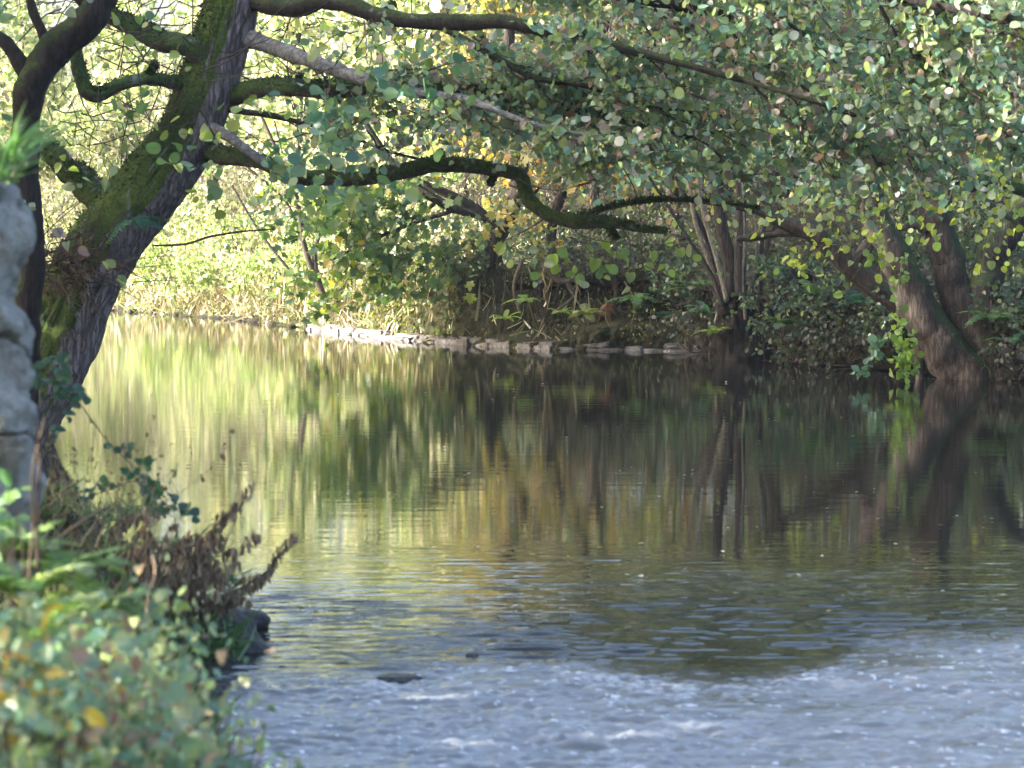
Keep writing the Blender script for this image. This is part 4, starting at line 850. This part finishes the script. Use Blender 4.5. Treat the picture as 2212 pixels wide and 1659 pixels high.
# ------------------------------------------------------------------ near left bank
sw = root('stone_pier', 'rough pale grey stone wall end at the left edge of the picture', 'wall', (-1.9, 9.2, .4))
edge_x = {0: 60, 1: 68, 2: 46, 3: 44, 4: 54, 5: 60, 6: 30, 7: 6}
zv = np.array([Q(0, y_, 9.0)[2] for y_ in (1250, 1100, 1000, 900, 850, 800, 760, 700, 650, 600, 540, 480, 420, 350, 250)])
xv = np.array([Q(x_, 800, 9.0)[0] for x_ in (60, 58, 62, 76, 52, 26, 46, 44, 22, 46, 62, 52, 40, 8, -60)])
zz_ = np.linspace(zv[0], zv[-1], 190); th = np.linspace(-.25*np.pi, .75*np.pi, 90); TH, ZZ = np.meshgrid(th, zz_, indexing='ij')
xe = np.interp(ZZ, zv, xv); rr = .32
# a buttress-like end: rounded right corner, front face running off to the left
tt = np.linspace(0, 1, 140); TT, ZZ = np.meshgrid(tt, zz_, indexing='ij'); xe = np.interp(ZZ, zv, xv)
ang = np.clip(TT/.4, 0, 1)*np.pi/2; run = np.clip((TT-.4)/.6, 0, 1)*1.3
PX = xe-rr+rr*np.cos(ang)-run; PY = 9.35-.35*np.sin(ang)+0*run; P3 = np.stack([PX, PY, ZZ], -1)
dn_ = np.abs(noise(P3, 3.4, 61, 3))*.07+np.abs(noise(P3, 7, 62, 4))*.03-noise(P3, 22, 67, 3)*.008; cr2 = np.abs(noise(P3*A(1, 1, 1.6), 2.1, 64, 2)); dn_ = dn_-.05*np.exp(-(cr2/.045)**2)
dn_ = dn_*1.1-.075+noise(P3, 26, 66, 2)*.006; PX = PX+dn_*np.cos(ang); PY = PY-dn_*np.sin(ang)*1.5
V = np.stack([PX, PY, ZZ], -1); bk = V[::1, :, :].copy(); V = V.reshape(-1, 3); n_ = len(zz_)
i, j = np.meshgrid(np.arange(len(tt)-1), np.arange(n_-1), indexing='ij'); b0 = (i*n_+j).ravel()
mk('stones', V, [np.stack([b0, b0+1, b0+n_+1, b0+n_], -1)], M_WALL, sw, smooth=True)
V, Fs = stone_mesh((float(xv.min())-1.15, 9.8, float((zv[0]+zv[-1])/2)-.05), (1.9, .75, float(zv[-1]-zv[0])), 0, 5, 16, .04, 0, .1); mk('core', V, Fs, M_WALL, sw, smooth=True)

def bladetuft(name, label, base, n, L_, pal, spread=(.5, .5, 1), mat=None, cat='grass', ext=(.03, .03, 0), w=1.0, group=None):
    r = Bag(); T = (T_BLADE[0]*A(w, 1, 1), T_BLADE[1]); base = np.array(base)
    p = base+rng.normal(0, 1, (n, 3))*np.array(ext); d = nz(rng.normal(0, 1, (n, 3))*A(spread[0], spread[1], .2)+A(0, 0, spread[2]))
    leaves(r, T, p, d, rdir(n, (0, -.7, .5)), rng.uniform(.5, 1, n)*L_, pick(pal, n)); o = r.build(name, mat or M_LEAF)
    return tagit(o, label, cat, group)
for k, (x, y, L_, lab) in enumerate([(8, 300, .28, 'arching green grass blades on top of the grey stone wall'), (-10, 350, .24, 'small grass tuft left on top of the grey stone wall')]):
    bladetuft('grass_tuft', lab, Q(x, y+40, 8.8), 34, L_, [(2, (.12, .28, .08)), (2, (.16, .26, .12)), (1, (.3, .3, .2))], (1, .6, .9), ext=(.03, .05, .01), group='grass on the stone wall')

# dark rocks at the tip of the bank
for lab, x, y, dm, sd_ in [('dark wedge-shaped rock standing at the tip of the near bank', 522, 1378, (.34, .3, .26), 3), ('small dark wet rock just upstream of the wedge-shaped rock', 520, 1330, (.26, .24, .14), 7), ('low wet rock nearly under water off the near bank', 465, 1487, (.2, .16, .05), 9), ('flat dark rock just breaking the riffle surface mid stream', 860, 1468, (.2, .14, .035), 12), ('little dark stone at the crest of the riffle', 1022, 1418, (.06, .06, .03), 14), ('dark stone under the brambles at the near water edge', 395, 1500, (.3, .3, .2), 15)]:
    yk = y*K; d = F*CAMH/(yk+ (14 if dm[2] > .1 else 2) -215); p = Q(x, y, d)
    V, Fs = stone_mesh((p[0], d, dm[2]*(.18 if dm[2] > .1 else 0)), dm, .5, sd_, 14, .22, 0, .2 if sd_ == 3 else .32)
    if sd_ == 3: u_ = np.clip((V[:, 2]+.08)/.26, 0, 1); V[:, 0] = p[0]+(V[:, 0]-p[0])*(1.15-.8*u_)-.13*u_; V[:, 2] += .05*(u_ > .6)
    o = mk('rock', V, Fs, M_ROCK, smooth=True); tagit(o, lab, 'rock', 'rocks at the near bank and riffle')

# brown earth litter + grass on near bank
def nearbank(n, yr, cond=None):
    y = rng.uniform(*yr, n*3); x = rng.uniform(-.24, -.05, n*3)*y; l = sdist(x, y, LB); k = (l > 0.0) & (l < 5)
    if cond is not None: k &= cond(x, y, l)
    x, y = x[k][:n], y[k][:n]; return x, y, ground(x, y)
x, y, z = nearbank(9000, (8, 19)); m_ = len(x); B = Bag()
leaves(B, T_OVAL, np.stack([x, y, z+rng.random(m_)*.04], -1), rdir(m_, (0, 0, 0)), rdir(m_, (0, -.3, 1)), rng.uniform(.03, .08, m_), pick(PAL_BROWN+[(2, (.08, .1, .04))], m_), .3)
tagit(B.build('leaf_litter', M_DRY), 'brown fallen leaves lying on the near left bank', 'leaf litter', kind='stuff')
x, y, z = nearbank(9000, (5.5, 16)); m_ = len(x); den = n2(x, y, 2.2, 3, 2); k = den > .1; B = Bag(); x, y, z = x[k], y[k], z[k]; m_ = len(x)
leaves(B, T_BLADE, np.stack([x, y, z], -1), rdir(m_, (.2, -.2, .9), .5), rdir(m_, (0, -1, .3)), rng.uniform(.08, .24, m_), pick([(3, (.07, .14, .04)), (2, (.12, .18, .07)), (1, (.25, .22, .12))], m_), .25)
tagit(B.build('grass', M_LEAF), 'green grass on the near left bank', 'grass', kind='stuff')
for k, (x, y, d, L_, n, ps, lab) in enumerate([(385, 1190, 13.6, .16, 220, (.07, .07, .02), 'dense dark green grass hummock between the two wilted nettle stems'), (470, 1250, 13.2, .14, 180, (.06, .06, .02), 'grass hummock at the bank edge under the upper nettle stem'), (430, 1400, 12.6, .26, 260, (.1, .1, .03), 'drooping grass tuft above the wedge-shaped rock'), (250, 1100, 15.5, .15, 200, (.12, .1, .02), 'grass tuft on the crest of the near bank')]):
    bladetuft('grass_hummock', lab, Q(x, y+12, d), n, L_, [(2, (.06, .12, .05)), (2, (.09, .17, .06))], (1, .6, .5), ext=ps, group='grass hummocks on the near bank')

n = 260; yq = 14+30*rng.random(n)**1.3; xq = rng.uniform(-.14, .18, n)*yq; k = (sdist(xq, yq, LB) < -.2) & (sdist(xq, yq, FB) < -.2); B = Bag(); n = int(k.sum())
leaves(B, T_OVAL, np.stack([xq[k], yq[k], np.full(n, .012)], -1), rdir(n)*A(1, 1, 0)+1e-3, rdir(n, (0, 0, 6)), rng.uniform(.012, .05, n), pick([(3, (.5, .48, .42)), (2, (.4, .34, .12)), (1, (.2, .14, .09))], n))  # pale ones imitate white sparkles on the water, the rest are leaves
tagit(B.build('floating_leaves_glints', M_DRY), 'tiny drifting leaves, and pale specks painted as sparkles, on the calm water', 'leaves', kind='stuff')
# wilted nettles
def wilted(label, pts, d, n, lsz=.06, pal=PAL_BROWN):
    P_ = spline(QL([(x, y, d) for x, y in pts]), 30); r = root('wilted_nettle', label, 'nettle', P_[0], 'wilted nettle stems on the near bank')
    V, Fs = limb(P_, np.linspace(.006, .002, len(P_)), 40, 6, .05); mk('stem', V, Fs, M_FIB, r, smooth=True)
    B = Bag(); i0 = np.linspace(0, 29, n).astype(int); b = P_[i0]+rng.normal(0, .012, (n, 3))
    T = (T_OVAL[0]*A(.6, 1, 1.2), T_OVAL[1]); leaves(B, T, b, rdir(n, (0, 0, -5)), rdir(n, (0, -1, 0)), lsz*np.linspace(1.05, .75, n)*rng.uniform(.6, 1.1, n), pick(pal, n), .25); B.build('dead_leaves', M_DRY, r)
PW = [(3, (.29, .22, .16)), (2, (.19, .14, .11)), (2, (.34, .29, .2))]
wilted('brown wilted nettle stem rising highest over the water', [(380, 1190), (430, 1170), (480, 1120), (510, 1090), (540, 1045)], 12.8, 150, .055, PW)
wilted('brown wilted nettle stem reaching farthest right over the water', [(480, 1290), (530, 1265), (580, 1230), (610, 1180), (640, 1150)], 12.8, 140, .055, PW)
wilted('drooping brown nettle stem across the bank under the highest one', [(240, 1230), (310, 1210), (380, 1190), (450, 1170)], 12.6, 110, .065, PW)
wilted('wilted nettle stem hanging in the brown clump by the rock', [(330, 1330), (380, 1280), (430, 1250), (480, 1240)], 12.5, 120, .065, PW)
wilted('short wilted nettle stem low over the dark rocks', [(400, 1360), (440, 1310), (490, 1290), (510, 1280)], 12.6, 60, .09, PW)
wilted('wilted nettle stem at the back of the near bank crest', [(230, 1150), (270, 1120), (320, 1100), (350, 1095)], 14.4, 50, .09, PW)
wilted('wilted nettle stem in the middle of the near bank', [(300, 1260), (340, 1230), (390, 1215), (420, 1200)], 13, 60, .1, PW)

wc = root('wilted_clump', 'brown withered nettle clump hanging over the dark rocks at the bank tip', 'nettle', Q(420, 1330, 12.9))
for k in range(44):
    a = Q(rng.uniform(230, 465), rng.uniform(1240, 1360), 12.7+rng.normal(0, .25)); b = a+A(rng.normal(.12, .12), rng.normal(0, .1), rng.uniform(.05, .3)); 
    P_ = spline(np.array([a, (a+b)/2+A(0, 0, .05), b]), 12); V, q = tubes(P_[None], np.linspace(.004, .0015, 12)[None], 4); Bs = Bag(); Bs.add(V, [q]); Bs.build('stem', M_FIB, wc)
    if k == 0: BW = Bag()
    n = 44; i0 = rng.integers(1, 12, n); T = (T_OVAL[0]*A(.6, 1, 1.2), T_OVAL[1]); leaves(BW, T, P_[i0]+rng.normal(0, .012, (n, 3)), rdir(n, (0, 0, -4.5)), rdir(n, (0, -1, 0)), rng.uniform(.025, .06, n), pick(PW+[(1, (.26, .22, .15))], n), .25)
BW.build('dead_leaves', M_DRY, wc)

n = 1500; x, y, z = nearbank(n, (9.5, 16.5)); n = len(x); B = Bag(); P0 = np.stack([x, y, z], -1); t = np.linspace(0, 1, 6); d = rdir(n, (.1, -.2, .8), .6); Ls = rng.uniform(.06, .3, n)
P_ = P0[:, None]+Ls[:, None, None]*(d[:, None]*t[None, :, None]+rng.normal(0, .25, (n, 1, 3))*(t*t)[None, :, None]+A(0, 0, -.4)*(t*t)[None, :, None])
V, q = tubes(P_, np.full((n, 1), .0028)*np.linspace(1, .4, 6)[None], 3); B.add(V, [q]); tagit(B.build('dead_stems', M_PALE), 'buff dead stems matted over the near left bank', 'grass', kind='stuff')
# bramble shoots over the water
def bramble(label, pts, d, n, lsz, pal, mat=M_LEAF, group='bramble shoots on the near bank', rstem=.004, stemmat=None):
    P_ = spline(QL([(x, y, d) for x, y in pts]), 30); r = root('bramble_shoot', label, 'bramble', P_[0], group)
    V, Fs = limb(P_, np.linspace(rstem, rstem*.4, 30), 40, 6, .05); mk('stem', V, Fs, stemmat or M_TWIG, r, smooth=True)
    B = Bag(); 
    for k in range(n):
        i0 = int(rng.uniform(2, 30)) if k else 29; i0 = min(i0, 29); p0 = P_[i0]; pd = rdir(1, (0, -.2, .1))[0]; p1 = p0+pd*lsz*rng.uniform(.4, .9)
        V, q = tubes(np.stack([p0, (p0+p1)/2+A(0, 0, .004), p1])[None], np.full((1, 3), .0015), 3); B.add(V, [q], [A(.06, .08, .04)])
        nr = rdir(1, (0, -1, .5), .5)[0]; s1 = nz(np.cross(nr, pd)); c_ = pick(pal, 1)
        for a in ((-1, .0, .1), (1, 0., .1), (0, 1, .0)):
            ax = nz(s1*a[0]+pd*(a[1]+a[2])); leaves(B, T_BRAM, p1[None]+ax*.1*lsz, ax[None], nr[None], lsz*(1.1 if a[1] else .9), c_)
    B.build('leaves', mat, r)
PB = [(3, (.03, .10, .07)), (2, (.05, .12, .06))]
bramble('dark-leaved bramble shoot arching over the water from the trunk base', [(60, 800), (120, 830), (170, 870), (230, 950), (290, 1010), (340, 1070), (400, 1130)], 12.5, 16, .05, PB)
bramble('bramble sprig with dark leaves against the bright water', [(60, 1000), (100, 930), (140, 880), (160, 850)], 12.4, 6, .05, PB)
bramble('short bramble sprig in front of the leaning trunk foot', [(60, 840), (90, 800), (130, 790)], 12.4, 6, .05, PB)
bramble('bramble shoot creeping over the bank crest', [(170, 1080), (230, 1060), (300, 1040), (360, 1080)], 13.4, 9, .045, PB)
B = Bag(); cl = []
for k in range(60):
    x = rng.uniform(60, 330); y = rng.uniform(1080, 1180); a = Q(x, y, rng.uniform(11.5, 14.5)); b = Q(x+rng.normal(30, 70), rng.uniform(820, 1040), 12.5); b = a+(b-a)*rng.uniform(.4, 1)
    t = np.linspace(0, 1, 8)[:, None]; cl.append(a+(b-a)*t+A(rng.normal(0, .06), 0, 0)*np.sin(t*np.pi)+rng.normal(0, .003, (8, 3)))
V, q = tubes(np.array(cl), np.ones((60, 1))*np.linspace(.0022, .0008, 8)[None], 4); B.add(V, [q])
tagit(B.build('dry_stalks', M_PALE), 'thin dry grass stalks standing against the bright water', 'grass', kind='stuff')
B = Bag(); cl = np.array(cl); n = 240; p = cl[rng.integers(0, 60, n), rng.integers(3, 8, n)]
leaves(B, T_OVAL, p, rdir(n), rdir(n, (0, -1, 0)), rng.uniform(.01, .035, n), pick([(2, (.16, .14, .07)), (1, (.08, .12, .05))], n))
tagit(B.build('seed_heads', M_DRY), 'small seed heads and leaflets on thin stalks by the bright water', 'grass', kind='stuff')

# lush foreground plants
def clump(name, label, cx_, cy_, d, ext, n, lsz, pal, T, cat, grp='leafy plants in the near foreground', mat=M_LEAFG, nstem=14, ax=(0, 0, .2)):
    c_ = Q(cx_, cy_, d); r = root(name, label, cat, (c_[0], c_[1], float(ground(c_[:1], c_[1:2])[0])), grp)
    B = Bag(); p = c_+rng.normal(0, 1, (n, 3))*np.array(ext); leaves(B, T, p, rdir(n, ax), rdir(n, (0, -.7, .7)), lsz*np.exp(rng.normal(0, .25, n)), pick(pal, n), .2); B.build('leaves', mat, r)
    g0 = float(ground(c_[:1], c_[1:2])[0]); cl = []
    for k in range(nstem):
        a = A(c_[0]+rng.normal(0, ext[0]*.5), c_[1]+rng.normal(0, ext[1]*.5), g0); b = p[rng.integers(n)]; t = np.linspace(0, 1, 6)[:, None]; cl.append(a+(b-a)*t+np.sin(t*np.pi)*rng.normal(0, .03, 3))
    V, q = tubes(np.array(cl), np.ones((nstem, 1))*np.linspace(.004, .0015, 6)[None], 4); Bs = Bag(); Bs.add(V, [q]); Bs.build('stems', M_TWIG, r)
YEL = [(2, (.5, .38, .07)), (.5, (.45, .2, .08)), (3, (.2, .3, .1))]
clump('bramble_bush', 'blue-green leafy bramble filling the bottom left corner', 60, 1580, 6.3, (.11, .3, .10), 620, .038, PAL_FG, T_BRAM, 'bramble')
clump('bramble_bush', 'green bramble at the bottom edge right of the corner', 250, 1600, 6.6, (.10, .3, .10), 560, .037, PAL_FG, T_BRAM, 'bramble')
clump('bramble_bush', 'sparse bramble reaching right over the riffle at the bottom', 420, 1640, 7.0, (.10, .2, .05), 80, .04, PAL_FG, T_BRAM, 'bramble')
clump('bramble_bush', 'pale green bramble under the brown nettle clump', 305, 1490, 8.0, (.075, .3, .07), 340, .034, PAL_FG+[(3, (.3, .34, .16))], T_BRAM, 'bramble')
clump('bramble_bush', 'light leafy plant in front of the near bank slope', 180, 1390, 8.4, (.16, .3, .08), 560, .032, PAL_FG+[(3, (.26, .34, .14))], T_BRAM, 'bramble')
clump('autumn_plant', 'plant with yellow and orange leaves at the left edge', 30, 1440, 6.4, (.06, .1, .08), 34, .05, YEL, T_OVAL, 'plant')
clump('autumn_plant', 'a few yellow leaves low in the bottom left corner', 90, 1590, 6.0, (.08, .1, .07), 22, .045, YEL, T_OVAL, 'plant')
clump('weed_clump', 'broad green leaves beside the grey stone wall foot', 12, 1110, 8.3, (.03, .1, .04), 26, .06, [(1, (.10, .24, .08)), (1, (.16, .28, .14))], T_OVAL, 'plant')
clump('bramble_bush', 'low bramble leaves trailing along the bottom edge of the bank', 480, 1590, 8.6, (.08, .2, .03), 34, .036, PAL_FG, T_BRAM, 'bramble')
for k, (x, y, d, lab) in enumerate([(40, 1290, 8.2, 'feathery pale green fern at the left edge of the near bank'), (130, 1240, 8.6, 'feathery pale green fern in front of the bare earth'), (200, 1330, 8.4, 'feathery fern left of the brown nettle clump'), (90, 1380, 7.6, 'feathery fern just above the corner brambles'), (10, 1210, 8.6, 'tall feathery fern under the stone wall')]):
    fern(lab, Q(x, y, d), 12, .3, .06, [(1, (.24, .36, .12)), (1, (.17, .3, .10)), (1, (.3, .38, .18))], 1.0, 'ferns on the near bank', .9)
n = 1500; yq = rng.uniform(6.2, 9.5, n); xq = rng.uniform(-.19, -.10, n)*yq; xq = np.where(rng.random(n) < .3, xq+.25, xq); k = sdist(xq, yq, LB) > .02; xq, yq = xq[k], yq[k]; n = len(xq); B = Bag()
zq = ground(xq, yq); leaves(B, (T_BLADE[0]*A(.35, 1, 1.4), T_BLADE[1]), np.stack([xq, yq, zq], -1), rdir(n, (.1, -.1, 1.6), .6), rdir(n, (0, -1, .2)), rng.uniform(.2, .5, n)*np.clip((9.8-yq)/3, .35, 1), pick([(3, (.34, .28, .2)), (2, (.24, .30, .15)), (2, (.40, .36, .26)), (1, (.25, .13, .1))], n), .25)
tagit(B.build('tall_grass', M_DRY), 'fine pale dry grass growing up through the near bank plants', 'grass', kind='stuff')
def stalk(label, pts, d, r_, mat, grp='bare stalks in the near foreground'):
    P_ = QL([(x, y, d) for x, y in pts]); V, Fs = limb(P_, np.linspace(r_, r_*.6, len(P_)), 30, 8, .08, 3); o = mk('bare_stalk', V, Fs, mat, smooth=True); tagit(o, label, 'stalk', grp)
M_RED = soilmat('red_stem', [(.14, .02, .02), (.28, .05, .05)], .2); M_BUFF = soilmat('buff_stem', [(.3, .2, .13), (.42, .3, .2)], .2)
stalk('dark upright stem in front of the stone wall', [(82, 1230), (80, 1100), (86, 1000), (80, 930)], 8.0, .006, M_TWIG)
stalk('purple-brown upright stem left of the dark one', [(62, 1250), (72, 1130), (70, 1020), (98, 900)], 8.1, .005, M_FIB)
stalk('pale leaning stick across the bare earth slope', [(120, 1165), (170, 1130), (232, 1092)], 10.5, .006, M_BUFF)
stalk('buff knobbly stalk standing before the nettle clump', [(325, 1380), (318, 1300), (335, 1240), (330, 1200)], 8.8, .005, M_BUFF)
stalk('crimson stalk at the bottom by the riffle', [(410, 1640), (405, 1560), (412, 1500), (404, 1440)], 7.4, .004, M_RED)
stalk('crimson stalk in the bottom left plants', [(350, 1659), (340, 1600), (345, 1560)], 6.6, .004, M_RED)
stalk('long dark curved stem rising from the corner brambles', [(10, 1500), (20, 1380), (60, 1260), (100, 1180)], 6.8, .003, M_TWIG)
# reddish dock-like dry stalk clump
n = 120; B = Bag(); p = Q(200, 1560, 6.4)+rng.normal(0, 1, (n, 3))*A(.12, .2, .09); leaves(B, T_OVAL, p, rdir(n, (0, 0, .5)), rdir(n, (0, -1, 0)), rng.uniform(.02, .05, n), pick([(2, (.28, .17, .12)), (1, (.4, .3, .2))], n)); o = B.build('dead_foliage', M_DRY); tagit(o, 'buff dead leaves mixed among the bottom left brambles', 'dead leaves', kind='stuff')

# ------------------------------------------------------------------ thin haze volume added for a milky veil
def haze_box(dens):
    x0, x1, y0, y1, z0, z1 = -62, 62, -10, 152, -2.2, 22
    V = [(x, y, z) for x in (x0, x1) for y in (y0, y1) for z in (z0, z1)]
    o = mk('haze', V, [np.array([[0, 1, 3, 2], [4, 6, 7, 5], [0, 4, 5, 1], [2, 3, 7, 6], [0, 2, 6, 4], [1, 5, 7, 3]])], None or HZ); tagit(o, kind='stuff')
HZ = bpy.data.materials.new('haze_air'); HZ.use_nodes = True; nt = HZ.node_tree; nt.nodes.clear(); out = nt.nodes.new('ShaderNodeOutputMaterial')
pv = nt.nodes.new('ShaderNodeVolumePrincipled'); pv.inputs['Color'].default_value = (.86, .92, 1, 1); pv.inputs['Density'].default_value = .0004; pv.inputs['Anisotropy'].default_value = .2
nt.links.new(pv.outputs[0], out.inputs['Volume']); haze_box(0)

# ------------------------------------------------------------------ light, sky, camera
sc = bpy.context.scene
AZ, EL = math.radians(99), math.radians(22)     # sun to the left of the view, slightly beyond
sd = A(-math.sin(AZ)*math.cos(EL), math.cos(AZ)*math.cos(EL), math.sin(EL))
li = bpy.data.lights.new('Sun', 'SUN'); li.energy = 5.0; li.angle = math.radians(.5); li.color = (1, .95, .86)
so = bpy.data.objects.new('Sun', li); C.objects.link(so)
from mathutils import Vector
so.rotation_euler = Vector(sd).to_track_quat('Z', 'Y').to_euler(); so.location = (0, 0, 20)
w = bpy.data.worlds.new('World'); sc.world = w; w.use_nodes = True; nt = w.node_tree
sky = nt.nodes.new('ShaderNodeTexSky'); sky.sky_type = 'NISHITA'; sky.sun_disc = False; sky.sun_elevation = EL; sky.sun_rotation = -AZ; sky.air_density = 1.0; sky.dust_density = 6.0; sky.ozone_density = 1.5
bg = nt.nodes['Background']; nt.links.new(sky.outputs[0], bg.inputs[0]); bg.inputs[1].default_value = .15
cam = bpy.data.cameras.new('Camera'); co = bpy.data.objects.new('Camera', cam); C.objects.link(co); sc.camera = co
co.location = (0, 0, CAMH); co.rotation_euler = (math.pi/2-PITCH, 0, 0); cam.sensor_width = 36; cam.lens = F/1024*36; cam.clip_end = 500; cam.clip_start = .5
cam.dof.use_dof = True; cam.dof.focus_distance = 36; cam.dof.aperture_fstop = 4.8
sc.view_settings.view_transform = 'Standard'; sc.view_settings.look = 'None'; sc.view_settings.exposure = 2.6; sc.view_settings.gamma = 1
sc.render.engine = 'CYCLES'; sc.cycles.max_bounces = 8; sc.cycles.transparent_max_bounces = 4; sc.cycles.caustics_reflective = False; sc.cycles.caustics_refractive = False
